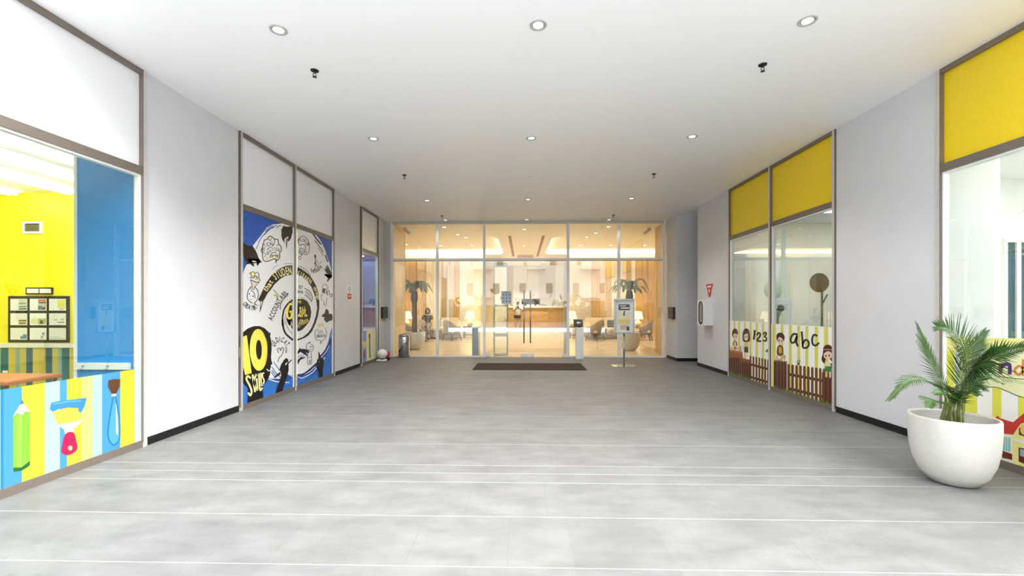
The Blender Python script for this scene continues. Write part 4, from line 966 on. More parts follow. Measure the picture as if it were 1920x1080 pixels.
# ================================================================== WINDOW STICKERS (flat prints on the glass)
GL = {}; DIM = [1.0]
def glyph(ch):
    if ch in GL: return GL[ch]
    cu = bpy.data.curves.new('g', 'FONT'); cu.body = ch; cu.size = 1; cu.offset = .022; cu.resolution_u = 3
    o = bpy.data.objects.new('g', cu); COL.objects.link(o); bpy.context.view_layer.update()
    dg = bpy.context.evaluated_depsgraph_get(); me = o.evaluated_get(dg).to_mesh()
    vs = [(v.co.x, v.co.y) for v in me.vertices]; fs = [tuple(p.vertices) for p in me.polygons]
    o.evaluated_get(dg).to_mesh_clear(); bpy.data.objects.remove(o); bpy.data.curves.remove(cu)
    x0 = min([v[0] for v in vs], default=0); x1 = max([v[0] for v in vs], default=.25)
    GL[ch] = ([(x-x0, y_) for x, y_ in vs], fs, (x1-x0) if vs else .25); return GL[ch]
class Sticker:
    def __init__(s, X, sgn, lift=.003): s.X, s.s, s.lift, s.b, s.T = X, sgn, lift, MB(), (0, 0, 1, 1)
    def use(s, ox, oy, k, ky=None): s.T = (ox, oy, k, ky or k); return s
    def p(s, q): return (s.T[0]+q[0]/s.T[2], s.T[1]+q[1]/s.T[3])
    def w(s, q, L):
        v = onX(q[0], q[1], s.X); return (s.X+s.s*(s.lift+L*.0007), v.y, v.z)
    def raw(s, pts, c, L):
        c = tuple(int(v*DIM[0]) for v in c); m = mat('print_%d_%d_%d' % c, c, .45)
        for tri in tessellate_polygon([[Vector((a, b_, 0)) for a, b_ in pts]]): s.b.face([s.w(pts[i], L) for i in tri], m)
    def poly(s, pts, c, L=1, smooth=0):
        P = [s.p(q) for q in pts]
        if smooth:
            P3 = [Vector((a, b_, 0)) for a, b_ in P]; n = len(P3); out = []
            for i in range(n):
                a, b_, c2, d = P3[i-1], P3[i], P3[(i+1) % n], P3[(i+2) % n]
                for k in range(smooth):
                    t_ = k/smooth; q = 0.5*((2*b_)+(c2-a)*t_+(2*a-5*b_+4*c2-d)*t_*t_+(3*b_-a-3*c2+d)*t_**3); out.append((q.x, q.y))
            P = out
        s.raw(P, c, L); return s
    def stroke(s, pts, w_, c, L=3, smooth=4, closed=False):
        P = [Vector((*s.p(q), 0)) for q in pts]; w_ = w_/s.T[2]
        if closed: P = P+[P[0]]
        if smooth and len(P) > 2: P = sample(P, (len(P)-1)*smooth+1)
        c = tuple(int(v*DIM[0]) for v in c); m = mat('print_%d_%d_%d' % c, c, .45); Lf, Rt = [], []
        for i, q in enumerate(P):
            t_ = P[min(i+1, len(P)-1)]-P[max(i-1, 0)]; t_ = t_.normalized() if t_.length > 1e-6 else Vector((1, 0, 0)); n_ = Vector((-t_.y, t_.x, 0))*w_/2
            ext = t_*w_*.3 if i in (0, len(P)-1) else Vector((0, 0, 0)); ext = -ext if i == 0 else ext
            Lf.append(q+n_+ext); Rt.append(q-n_+ext)
        for i in range(len(P)-1): s.b.face([s.w((v.x, v.y), L) for v in (Lf[i], Lf[i+1], Rt[i+1], Rt[i])], m)
        return s
    def ell(s, c, rx, ry, col, L=1, ang=0, n=28):
        return s.poly([(c[0]+rx*math.cos(t_)*math.cos(ang)-ry*math.sin(t_)*math.sin(ang), c[1]+rx*math.cos(t_)*math.sin(ang)+ry*math.sin(t_)*math.cos(ang)) for t_ in [2*PI*k/n for k in range(n)]], col, L)
    def text(s, tx, path, h, c, L=3, fill=True, upv=None):
        # letters set one by one along a path given in the current frame
        P = [Vector((*s.p(q), 0)) for q in path]; P = sample(P, 40) if len(P) > 2 else [P[0].lerp(P[1], k/39) for k in range(40)]
        cum = [0]
        for i in range(39): cum.append(cum[-1]+(P[i+1]-P[i]).length)
        tot = cum[-1]; ws = [glyph(ch)[2]+.09 for ch in tx]; sc = tot/sum(ws); pos = 0; hh = h/s.T[3]/.72
        c = tuple(int(v*DIM[0]) for v in c); m = mat('print_%d_%d_%d' % c, c, .45)
        for ch, w_ in zip(tx, ws):
            vs, fs, gw = glyph(ch); d0 = pos*sc; mid = d0+gw*sc/2; pos += w_
            i = max(j for j in range(39) if cum[j] <= mid) if mid > 0 else 0
            t_ = (P[i+1]-P[i]).normalized(); base = P[i]+t_*(mid-cum[i])-t_*(gw*sc/2)
            n_ = Vector((t_.y, -t_.x, 0)) if upv is None else Vector((*upv, 0)).normalized()
            pts = [base+t_*(x*sc)+n_*(y_*hh) for x, y_ in vs]
            for f in fs: s.b.face([s.w((pts[k].x, pts[k].y), L) for k in f], m)
        return s
    def finish(s, name, label, cat, group=None):
        return tag(s.b.build(name), label, cat, group)
K = (10, 8, 10); WH = (240, 240, 240); BL = (30, 84, 176); BL2 = (52, 118, 200); YE = (255, 240, 96); CR = (250, 238, 170)

DIM[0] = .8
# ---- left near window: striped sticker with painting tools
s = Sticker(XL, 1); s.use(0, 500, 2.4)
top = lambda x: 555-.16*x if x < 100 else 539-.154*(x-100)
bot = lambda x: 1018-.35*x
SB, SY, SC, SP = (84, 176, 236), (255, 236, 66), (196, 240, 252), (255, 240, 140)
for a, b, c in ((-560, -440, SC), (-440, -330, SY), (-330, -200, SB), (-200, -90, SY), (-90, 0, SC), (0, 97, SB), (97, 200, SY), (200, 268, SC), (268, 300, SB), (300, 365, SY), (365, 415, SP), (415, 458, SC), (458, 540, SB), (540, 605, SY), (605, 634, (226, 248, 254))):
    s.poly([(a, top(a)), (b, top(b)), (b, bot(b)), (a, bot(a))], c, 0)
s.poly([(0, top(0)), (14, top(14)), (14, bot(14)), (0, bot(0))], (52, 150, 226), .5)
s.poly([(57, 674), (77, 660), (96, 670), (112, 652), (133, 655), (133, 890), (95, 915), (57, 920)], (148, 210, 66), 1)
s.poly([(75, 662), (96, 670), (96, 914), (75, 917)], (170, 222, 84), 1.5)
s.poly([(57, 905), (95, 903), (133, 874), (131, 896), (95, 918), (60, 922)], (28, 120, 52), 2)
s.poly([(55, 675), (88, 620), (105, 616), (134, 654), (112, 650), (96, 669), (77, 658)], (250, 250, 250), 2)
s.poly([(87, 621), (97, 598), (106, 616)], (120, 130, 140), 3)
s.poly([(234, 655), (290, 636), (350, 645), (364, 662), (345, 695), (258, 711)], (255, 232, 96), 2)
for k in range(7): s.stroke([(250+k*15, 660), (264+k*12, 705)], 3, (240, 205, 60), 2.5, 0)
s.poly([(222, 640), (228, 612), (275, 602), (330, 597), (388, 590), (380, 625), (362, 658), (350, 650), (352, 636), (322, 634), (290, 632), (262, 640), (235, 652)], (70, 160, 220), 3)
s.stroke([(240, 618), (300, 608), (360, 604)], 7, (110, 190, 236), 3.5)
s.poly([(258, 711), (345, 694), (368, 684), (360, 705), (332, 728), (329, 748), (290, 756), (286, 735)], (248, 250, 252), 2)
s.poly([(291, 754), (328, 746), (342, 790), (346, 815), (332, 836), (300, 848), (277, 838), (274, 822)], (216, 28, 92), 3, 3)
s.ell((313, 816), 10, 11, (250, 226, 170), 4)
s.poly([(485, 512), (512, 505), (540, 506), (537, 540), (520, 572), (501, 573), (483, 540)], (120, 78, 50), 3)
for k in range(4): s.stroke([(492+k*12, 512), (503+k*6, 568)], 3, (82, 50, 32), 3.5, 0)
s.poly([(500, 572), (522, 570), (520, 584), (499, 585)], (246, 246, 248), 3)
s.poly([(506, 585), (518, 585), (534, 680), (537, 770), (520, 796), (500, 797), (483, 765), (490, 690)], (96, 190, 240), 2, 2)
s.poly([(519, 600), (528, 680), (530, 760), (519, 750)], (220, 242, 252), 2.6)
s.stroke([(508, 585), (490, 690), (484, 762), (502, 798), (520, 797), (536, 768), (534, 680), (517, 585)], 6, (40, 140, 210), 3)
s.finish('window_sticker', 'striped window sticker with pencil and two paint brushes, lower left glass', 'window sticker')

DIM[0] = 1.0
# ---- mural, left pane
s = Sticker(XL, 1)
tl, tr_, br_, blp = (448.8, 391.5), (548.6, 423), (548.6, 730.5), (448.8, 763.5)
s.use(0, 0, 1); s.poly([tl, tr_, br_, blp], BL, 0)
s.poly([(548.6, 424), (552, 425), (552, 730), (548.6, 731)], (236, 238, 240), 0)
c1 = lambda q: (445+q[0]/10.8, 390+q[1]/10.8); c2 = lambda q: (445+q[0]/8.636, 485+q[1]/8.636); c3 = lambda q: (445+q[0]/6.355, 600+q[1]/6.355)
white = [tr_]+[c1(q) for q in ((900, 312), (800, 325), (715, 330), (580, 405), (540, 470), (440, 600), (305, 770))]+[c2(q) for q in ((150, 85), (105, 185), (70, 330), (55, 480), (48, 650), (50, 820), (62, 1000))]+[c3(q) for q in ((55, 150), (60, 300), (300, 640), (380, 690), (520, 700), (600, 645), (655, 660))]
s.poly(white, WH, 1)
s.use(445, 390, 10.8)
for a in ([(560, 445), (650, 390), (720, 350)], [(540, 540), (640, 440), (730, 380), (800, 350)], [(420, 720), (480, 600), (560, 510)]): s.stroke(a, 16, BL, 2)
for a in ([(700, 410), (740, 385)], [(780, 400), (880, 350)], [(560, 480), (700, 385)], [(530, 545), (610, 460)]): s.stroke(a, 13, (24, 40, 80), 2.4)
s.stroke([(370, 830), (420, 740)], 26, (150, 160, 180), 2)
s.stroke([(60, 60), (110, 150), (190, 120)], 20, BL2, 1, 4); s.stroke([(120, 330), (170, 220), (240, 130)], 26, (24, 68, 150), 1)
s.stroke([(60, 470), (90, 560), (160, 640)], 30, (44, 104, 196), 1)
# top left arm
s.poly([(30, 608), (100, 680), (170, 745), (240, 770), (305, 768), (375, 880), (445, 1060), (470, 1110), (300, 1120), (160, 1075), (110, 940), (35, 830)], K, 3)
s.use(445, 485, 8.636)
s.poly([(160, 0), (350, 0), (372, 35), (400, 50), (352, 72), (325, 120), (308, 95), (305, 52), (245, 45), (240, 70), (268, 85), (262, 132), (225, 108), (205, 85), (130, 95), (135, 65), (180, 40)], K, 3)
s.poly([(232, 30), (300, 42), (305, 55), (240, 52)], WH, 3.6)
s.use(445, 390, 10.8)
s.poly([(915, 362), (1000, 378), (1112, 372), (1112, 500), (1095, 540), (1080, 620), (1020, 690), (1010, 650), (1030, 590), (1010, 578), (958, 615), (945, 640), (965, 712), (905, 645), (886, 560), (890, 500), (884, 430), (912, 400)], K, 3)
s.poly([(988, 610), (1010, 610), (1000, 760), (988, 838), (978, 760)], K, 3)
# brain
O = [(540, 655), (600, 625), (640, 575), (692, 580), (745, 630), (810, 635), (830, 720), (880, 790), (880, 870), (850, 910), (850, 1010), (800, 1060), (740, 1030), (660, 1060), (580, 1085), (520, 1050), (500, 930), (495, 830), (515, 730)]
s.stroke(O, 17, K, 3, 3, True)
s.stroke([(610, 625), (660, 660), (685, 610)], 12, K, 3); s.poly([(620, 620), (650, 580), (680, 600), (660, 645)], CR, 2)
s.stroke([(740, 620), (745, 700), (700, 780), (630, 810), (600, 850)], 12, K, 3); s.stroke([(650, 1010), (680, 930), (740, 900), (780, 910)], 13, K, 3)
s.stroke([(500, 900), (570, 940), (540, 990)], 10, K, 3); s.stroke([(790, 760), (830, 740)], 12, K, 3)
s.poly([(800, 760), (850, 750), (870, 840), (840, 870)], (240, 238, 180), 2); s.ell((590, 1020), 30, 40, (226, 218, 170), 2); s.ell((800, 980), 36, 40, (200, 190, 120), 2); s.ell((700, 980), 30, 36, (200, 190, 120), 2)
s.text('CRITICAL', [(530, 900), (570, 800), (640, 770), (735, 740)], 78, (40, 40, 70), 3)
s.text('ANALYTICAL', [(620, 960), (660, 900), (740, 870), (860, 880)], 70, (40, 40, 70), 3); s.text('THINKING', [(690, 990), (760, 975), (830, 985)], 36, (50, 50, 50), 3)
s.use(445, 485, 8.636)
s.stroke([(610, 0), (618, 35), (612, 70)], 9, K, 3); s.stroke([(640, 0), (630, 30), (632, 65)], 9, K, 3)
# egg head with ice cream
s.ell((245, 590), 85, 135, WH, 2)
s.poly([(190, 690), (300, 690), (255, 722), (225, 720)], (250, 246, 190), 2.3)
s.stroke([(225, 450), (180, 500), (155, 590), (170, 670), (235, 722)], 12, K, 3); s.stroke([(270, 450), (320, 510), (335, 590), (315, 670), (265, 725)], 12, K, 3)
s.stroke([(215, 480), (225, 520), (262, 550), (285, 640)], 10, K, 3)
s.ell((190, 570), 9, 12, K, 3); s.ell((250, 610), 9, 14, K, 3); s.stroke([(195, 660), (212, 664), (230, 655)], 7, K, 3); s.stroke([(205, 600), (205, 615)], 5, K, 3)
s.poly([(205, 340), (340, 385), (290, 440), (262, 500), (245, 505), (235, 440)], (244, 214, 190), 3); s.stroke([(205, 340), (235, 440), (245, 500), (262, 500), (290, 440), (345, 385)], 8, K, 3.5, 2)
s.ell((248, 250), 30, 36, (255, 240, 130), 3); s.stroke([(215, 230), (245, 208), (275, 235), (272, 280), (230, 285), (215, 260)], 10, K, 3.5, 3, True)
s.stroke([(190, 250), (200, 225), (215, 240)], 8, K, 3.5); s.stroke([(280, 240), (310, 222), (345, 250), (340, 300), (365, 350), (345, 365)], 10, K, 3.5)
s.stroke([(195, 300), (215, 310), (270, 305), (290, 280), (320, 300)], 12, K, 3.5); s.stroke([(215, 345), (260, 365), (300, 380), (345, 380)], 12, K, 3.5); s.stroke([(290, 340), (320, 300), (330, 345)], 9, K, 3.5)
s.poly([(300, 340), (325, 318), (345, 360), (310, 365)], (255, 240, 130), 3)
s.text('CREATIVITY', [(78, 730), (120, 790), (200, 825), (290, 835), (348, 740)], 74, K, 3)
# outer ring with lettering
s.poly([(330, 665), (370, 590), (400, 520), (470, 380), (560, 255), (620, 200), (690, 155), (780, 118), (886, 105), (886, 260), (820, 262), (760, 285), (690, 325), (600, 410), (540, 500), (480, 570), (445, 640), (412, 690), (370, 700)], K, 3)
s.poly([(370, 690), (415, 690), (385, 800), (355, 885)], K, 3); s.poly([(378, 690), (400, 692), (378, 790)], WH, 3.5)
for a in ([(560, 170), (600, 130), (655, 98)], [(740, 92), (790, 80), (880, 80)], [(600, 410), (690, 325)], [(700, 320), (780, 275), (860, 262)]): s.stroke(a, 5, K, 3)
s.text('that', [(470, 540), (520, 470), (585, 370)], 92, CR, 4); s.text('STUDEN', [(615, 345), (690, 300), (780, 265), (884, 245)], 125, CR, 4)
# accountability
s.text('ACCOUNTABIL', [(560, 1010), (610, 900), (660, 790), (730, 660), (830, 560)], 84, (30, 28, 50), 3); s.stroke([(690, 820), (695, 740), (740, 660), (800, 600), (808, 560)], 12, K, 3)
s.poly([(590, 600), (615, 535), (645, 545), (648, 600), (630, 640), (612, 600)], (250, 240, 150), 2); s.stroke([(590, 600), (615, 585), (640, 640), (650, 590), (610, 535), (580, 505)], 9, K, 3, 2)
# inner ring and globe word, left part
s.stroke([(884, 672), (820, 725), (765, 800), (738, 880), (726, 980), (728, 1080)], 26, K, 3)
s.stroke([(780, 890), (765, 980), (768, 1075)], 7, (120, 110, 120), 3)
s.poly([(884, 690), (840, 730), (800, 810), (785, 900), (790, 990), (830, 1080), (884, 1080)], K, 2)
s.stroke([(878, 740), (845, 735), (815, 800), (800, 890), (815, 955), (850, 965), (872, 930), (874, 860), (845, 862)], 34, YE, 4); s.text('A', [(852, 1090), (886, 1090)], 90, CR, 4)
s.use(445, 600, 6.355)
s.stroke([(534, 0), (545, 90), (575, 165), (655, 235)], 22, K, 3); s.stroke([(575, 20), (600, 100), (650, 165)], 6, (90, 90, 90), 3)
s.poly([(600, 0), (655, 0), (655, 110), (625, 60)], K, 2); s.poly([(630, 60), (642, 20), (655, 60), (650, 75)], CR, 4)
# big head with 10 skills
s.poly([(18, 205), (60, 150), (120, 100), (195, 73), (262, 72), (320, 96), (368, 142), (378, 156), (394, 146), (392, 170), (386, 192), (402, 255), (405, 350), (398, 450), (404, 490), (414, 520), (408, 532), (392, 536), (398, 560), (388, 575), (392, 605), (385, 650), (352, 722), (302, 775), (298, 830), (305, 950), (115, 1012), (122, 880), (118, 805), (22, 700)], K, 3)
s.poly([(44, 208), (108, 180), (124, 300), (166, 632), (90, 656), (38, 460), (20, 445), (20, 335)], YE, 4)
s.ell((249, 356), 106, 250, YE, 4, -.03); s.ell((252, 354), 35, 118, K, 5, -.02)
s.stroke([(300, 150), (345, 260), (350, 400), (322, 520)], 7, (222, 200, 60), 4.6); s.stroke([(45, 215), (30, 330), (100, 640)], 5, (222, 200, 60), 4.6)
for a, w_ in (([(150, 690), (120, 668), (104, 705), (140, 775), (166, 850), (150, 900), (128, 870)], 22), ([(178, 655), (206, 852)], 22), ([(218, 648), (192, 745), (232, 835)], 20), ([(226, 700), (238, 828)], 19), ([(222, 655), (224, 664)], 19), ([(252, 645), (266, 830), (292, 812)], 19), ([(274, 635), (284, 775), (300, 765)], 17), ([(312, 632), (293, 640), (298, 685), (314, 720), (304, 760), (288, 752)], 17)):
    s.stroke(a, w_, CR, 4)
s.stroke([(348, 585), (366, 606), (390, 598)], 11, WH, 4)
s.text('DEDICAT', [(445, 318), (470, 270), (520, 260), (560, 295), (580, 320)], 62, K, 3); s.text('ION', [(566, 320), (566, 392)], 26, K, 3)
s.stroke([(488, 390), (472, 350), (500, 335), (512, 365), (530, 325), (548, 350), (525, 420), (495, 450), (480, 500)], 8, K, 3)
# water, lower right of the pane
s.poly([(395, 650), (402, 560), (430, 490), (500, 600), (515, 700), (380, 700)], WH, 2)
for a in ([(408, 560), (470, 650)], [(412, 600), (455, 665)], [(402, 620), (440, 680)], [(430, 500), (500, 600)], [(470, 640), (515, 690)]): s.stroke(a, 10, BL, 2.4)
s.stroke([(368, 703), (450, 730), (525, 742)], 12, WH, 2.5); s.stroke([(560, 742), (612, 745)], 9, WH, 2.5); s.stroke([(610, 648), (652, 672)], 10, WH, 2.5)
s.poly([(540, 760), (650, 690), (655, 820), (540, 868)], BL2, 2); s.poly([(312, 790), (360, 720), (470, 740), (450, 880), (310, 935)], BL2, 2); s.poly([(20, 710), (118, 810), (112, 1010), (22, 1042)], BL2, 2)
s.stroke([(560, 800), (640, 770)], 6, BL, 2.4); s.stroke([(550, 840), (640, 800)], 6, BL, 2.4)
s.poly([(582, 452), (602, 470), (606, 500), (608, 600), (590, 668), (560, 760), (530, 862), (442, 896), (500, 725), (520, 650), (498, 585), (520, 525), (556, 470)], K, 3.4)
s.poly([(566, 520), (600, 498), (585, 525), (568, 542)], WH, 4); s.stroke([(585, 535), (640, 478)], 13, K, 4.3); s.poly([(432, 680), (500, 620), (515, 645), (442, 696)], K, 3.4)
s.finish('window_mural', 'blue and white skills mural sticker with big yellow 10, left pane', 'window mural', 'skills mural')

# ---- mural, right pane
s = Sticker(XL, 1); c4 = lambda q: (550+q[0]/10.8, 420+q[1]/10.8); c5 = lambda q: (550+q[0]/10.29, 515+q[1]/10.29); c6 = lambda q: (550+q[0]/8.64, 610+q[1]/8.64)
s.use(0, 0, 1); s.poly([(557, 427.5), (621.8, 449.5), (621.8, 704.5), (557, 726.5)], BL, 0)
s.poly([(621.8, 450), (625, 451), (625, 703), (621.8, 704.5)], (236, 238, 240), 0)
s.poly([(557, 427.5), c4((340, 175)), c4((460, 240)), c4((560, 400)), c4((650, 560)), c4((720, 760)), c4((770, 960)), (621.8, 520), (621.8, 612), c6((560, 280)), c6((480, 460)), c6((380, 610)), c6((260, 720)), c6((160, 790)), c6((62, 805))], WH, 1)
s.use(550, 420, 10.8)
for a, w_, c in (([(390, 190), (470, 310), (560, 410)], 30, (60, 66, 84)), ([(430, 330), (520, 450), (600, 570)], 18, (70, 74, 90)), ([(500, 480), (600, 640)], 22, (170, 172, 178)), ([(650, 640), (690, 760)], 34, (90, 96, 110)), ([(430, 200), (560, 380), (640, 560)], 22, WH)): s.stroke(a, w_, c, 2)
s.stroke([(130, 440), (85, 345), (130, 275), (200, 250), (280, 310), (320, 430), (310, 560), (260, 625), (190, 600), (160, 640), (155, 610), (120, 590), (125, 510), (160, 490), (215, 525), (245, 480), (215, 415), (165, 415), (130, 440)], 12, K, 3)
s.ell((130, 685), 30, 38, K, 3); s.ell((130, 685), 20, 27, WH, 3.5)
s.text('PROBLEM', [(110, 370), (160, 350), (230, 380), (275, 450)], 66, (60, 50, 80), 3); s.text('SOLVING', [(130, 590), (200, 595), (275, 590)], 60, (70, 60, 60), 3)
s.ell((438, 655), 20, 36, (60, 46, 40), 3); s.stroke([(440, 690), (440, 800), (420, 790)], 18, (60, 50, 46), 3); s.stroke([(450, 800), (420, 930)], 13, K, 3); s.stroke([(450, 810), (495, 870)], 13, K, 3); s.stroke([(470, 740), (492, 795)], 10, K, 3); s.stroke([(505, 820), (580, 750)], 7, K, 3)
s.text('Persuasive', [(360, 1000), (440, 985), (520, 940), (590, 880)], 100, (50, 44, 44), 3)
s.poly([(770, 970), (735, 930), (690, 830), (672, 835), (690, 900), (660, 850), (645, 865), (670, 920), (640, 900), (620, 910), (645, 960), (680, 1010), (630, 1010), (620, 1030), (680, 1075), (720, 1100), (775, 1080)], (30, 24, 24), 3)
s.use(550, 515, 10.29)
s.poly([(590, 0), (742, 0), (742, 45), (690, 95), (660, 135), (640, 130), (665, 70), (610, 20)], (40, 30, 26), 3)
s.use(0, 0, 1)
s.poly([c4((75, 872)), c4((150, 905)), c4((240, 965)), c5((300, 0)), c5((375, 105)), c5((440, 225)), c5((480, 370)), c5((497, 520)), c5((494, 650)), c5((470, 800)), c5((430, 930)), c6((300, 95)), c6((245, 160)), c6((180, 205)), c6((62, 248)), c6((62, 222)), c6((150, 190)), c6((235, 120)), c6((285, 50)), c5((390, 920)), c5((430, 790)), c5((455, 650)), c5((440, 500)), c5((395, 360)), c5((340, 230)), c5((250, 110)), c5((150, 30)), c5((65, 0))], K, 3)
s.use(550, 420, 10.8); s.stroke([(105, 850), (200, 890), (280, 960), (350, 1060)], 9, K, 3)
s.use(550, 515, 10.29)
s.text('S LEARN', [(65, 0), (140, 30), (240, 110), (335, 185)], 82, CR, 4, upv=(.35, -1)); s.text('through', [(375, 250), (420, 350), (460, 490)], 66, CR, 4)
s.text('SELF', [(95, 260), (170, 275)], 62, K, 3); s.text('DISCIPLINE', [(75, 350), (180, 362)], 50, K, 3)
s.stroke([(215, 265), (280, 300), (335, 360), (360, 440), (345, 520), (320, 480), (250, 410), (215, 395)], 13, K, 3); s.poly([(230, 290), (300, 330), (345, 420), (335, 490), (270, 410), (225, 380)], (206, 210, 214), 2)
for k in range(5): s.ell((240+k*18, 330+k*18), 10, 10, (130, 134, 140), 2.6)
s.ell((70, 740), 0.1, .1, K, 2)
s.poly([(68, 472), (180, 462), (262, 510), (320, 610), (340, 720), (330, 820), (300, 910), (240, 985), (170, 1060), (110, 1090), (68, 1090)], K, 3)
s.stroke([(75, 440), (180, 440), (270, 495), (320, 560)], 5, (130, 130, 136), 3)
s.text('THE', [(72, 560), (155, 548)], 60, (232, 210, 90), 4); s.text('OBAL', [(72, 780), (120, 815), (270, 800)], 200, YE, 4); s.text('RT', [(72, 1010), (125, 1030)], 170, CR, 4); s.text('Foundation', [(145, 985), (300, 900)], 96, (232, 210, 110), 4)
# robot like head
s.stroke([(555, 260), (560, 220), (610, 180), (660, 240), (655, 280), (560, 270), (555, 340), (600, 360), (640, 350)], 9, K, 3, 2); s.poly([(565, 270), (610, 275), (600, 355), (560, 340)], (60, 60, 60), 3)
s.stroke([(620, 280), (660, 400), (640, 350), (680, 300), (700, 400), (740, 360), (735, 430), (700, 420)], 12, K, 3, 2)
s.stroke([(545, 370), (530, 420), (545, 490), (585, 510), (585, 590), (632, 592), (630, 510), (650, 450)], 8, K, 3, 2); s.stroke([(540, 400), (570, 410)], 6, K, 3); s.ell((600, 570), 7, 10, K, 3)
s.poly([(540, 800), (570, 760), (600, 740), (615, 680), (640, 665), (670, 690), (690, 760), (745, 760), (745, 880), (690, 890), (650, 925), (600, 890), (585, 840), (605, 825), (560, 812)], (62, 46, 38), 3, 2)
s.text('NEW', [(465, 1020), (590, 1010)], 82, (228, 205, 70), 4)
s.use(550, 610, 8.64)
s.stroke([(400, 60), (355, 90), (345, 160), (370, 230), (440, 250), (430, 300), (465, 250), (515, 210), (535, 120), (510, 40)], 8, K, 3)
s.text('IDEA', [(400, 140), (490, 120)], 56, (150, 156, 164), 3); s.text('COMMUNICATION', [(365, 200), (520, 190)], 46, (80, 80, 84), 3)
s.ell((240, 345), 36, 62, WH, 2); s.stroke([(260, 280), (220, 300), (205, 350), (225, 400), (260, 400)], 9, K, 3); s.stroke([(240, 290), (262, 270), (268, 300)], 9, K, 3); s.stroke([(285, 310), (318, 330), (315, 390), (280, 430), (250, 410)], 8, K, 3)
s.ell((270, 345), 8, 12, K, 3); s.ell((296, 345), 7, 10, K, 3); s.stroke([(260, 395), (290, 388)], 8, K, 3)
s.stroke([(230, 440), (225, 610), (245, 640), (255, 600), (265, 560), (275, 630), (292, 600), (285, 440)], 8, K, 3, 2); s.stroke([(230, 520), (285, 515)], 7, K, 3)
s.poly([(65, 420), (105, 355), (115, 385), (170, 380), (230, 400), (255, 430), (240, 460), (190, 430), (225, 480), (225, 500), (170, 470), (110, 430), (65, 470)], (30, 26, 60), 3)
s.poly([(65, 560), (120, 510), (200, 520), (110, 560), (65, 645)], (30, 26, 60), 3); s.poly([(70, 490), (150, 470), (215, 510), (120, 505), (68, 545)], (206, 202, 226), 2)
s.stroke([(165, 390), (180, 450), (215, 430)], 8, K, 3)
for a, w_, c in (([(65, 805), (160, 790), (270, 710), (370, 620)], 26, (24, 34, 84)), ([(75, 840), (150, 850), (300, 770), (370, 690)], 14, WH), ([(180, 790), (260, 750), (350, 670)], 12, WH), ([(440, 500), (520, 400), (600, 260)], 26, (30, 60, 130)), ([(450, 520), (540, 410), (600, 270)], 10, WH), ([(480, 560), (510, 520)], 14, WH), ([(600, 200), (622, 120)], 20, (150, 160, 190))): s.stroke(a, w_, c, 2)
s.poly([(70, 880), (200, 850), (380, 760), (400, 880), (70, 985)], BL2, 1.6); s.poly([(480, 600), (600, 330), (618, 300), (618, 800), (480, 850)], BL2, 1.6)
s.stroke([(90, 960), (250, 860), (370, 760)], 12, BL, 2); s.stroke([(500, 700), (610, 480)], 12, BL, 2)
s.poly([(402, 435), (415, 428), (428, 470), (440, 520), (470, 540), (492, 560), (488, 650), (470, 720), (468, 800), (474, 855), (415, 875), (405, 770), (378, 690), (370, 620), (385, 545), (402, 545)], K, 3, 0); s.stroke([(408, 580), (412, 610)], 8, (150, 150, 150), 4)
s.finish('window_mural', 'blue and white skills mural sticker with round black logo, right pane', 'window mural', 'skills mural')

# ---- far left window sticker
s = Sticker(XL, 1); s.use(670, 560, 7.714)
for a, b, c in ((55, 78, (228, 220, 120)), (78, 130, (112, 150, 206)), (130, 190, (244, 230, 150)), (190, 232, (214, 220, 224)), (232, 262, (232, 220, 110)), (262, 290, (150, 180, 196))):
    tp = lambda x: 470-.06*(x-55); bt = lambda x: 945-.27*(x-55)
    s.poly([(a, tp(a)), (b, tp(b)), (b, bt(b)), (a, bt(a))], c, 0)
s.poly([(75, 620), (132, 615), (120, 700), (98, 745)], (226, 200, 110), 1); s.poly([(92, 745), (110, 742), (115, 855), (84, 862)], (170, 50, 96), 1.5); s.poly([(160, 510), (186, 508), (184, 580), (166, 582)], (60, 44, 36), 1.5); s.stroke([(175, 582), (180, 850)], 20, (92, 130, 140), 1)
s.finish('window_sticker', 'faded striped sticker with brushes on small far left window', 'window sticker')

# ---- right windows: children, letters and fence
GY = (216, 214, 92); CW = (246, 246, 240); FB = (112, 66, 40); FD = (78, 34, 26); GR = (92, 138, 52); GR2 = (64, 108, 40); SK = (236, 206, 182); HB = (58, 28, 24)
def fence(s, x0, x1, dx, w_, top, bot, rails, solid=()):
    x = x0
    while x < x1:
        s.poly([(x, top(x)+w_*.5), (x+w_*.2, top(x)+w_*.1), (x+w_*.5, top(x)), (x+w_*.8, top(x)+w_*.1), (x+w_, top(x)+w_*.5), (x+w_, bot(x)), (x, bot(x))], FB, 3)
        s.poly([(x+w_*.72, top(x)+w_*.4), (x+w_, top(x)+w_*.6), (x+w_, bot(x)), (x+w_*.72, bot(x))], (88, 50, 32), 3.3)
        for r_ in rails: s.ell((x+w_*.5, r_(x)+4), w_*.12, w_*.12, (206, 160, 140), 4, 0, 8)
        x += dx
    for r_ in rails: s.poly([(x0, r_(x0)-12), (x1, r_(x1)-12), (x1, r_(x1)+22), (x0, r_(x0)+22)], FD, 2)
def grass(s, x0, x1, top, bot, st=9):
    s.poly([(x0, top(x0)+20), (x1, top(x1)+20), (x1, bot(x1)), (x0, bot(x0))], GR, 4)
    x = x0
    while x < x1-st:
        s.poly([(x, top(x)+30), (x+st*.9, top(x)+30), (x+st*random.uniform(-.2, 1.1), top(x)-random.uniform(5, 40))], random.choice([GR, GR2, (122, 164, 70)]), 4.3); x += st*.55
s = Sticker(XR, -1); s.use(1362, 595, 7.453)
tp = lambda x: 45+.052*(x-30); bt = lambda x: 822+.335*(x-30)
s.poly([(28, tp(28)), (590, tp(590)), (590, bt(590)), (28, bt(28))], CW, 0)
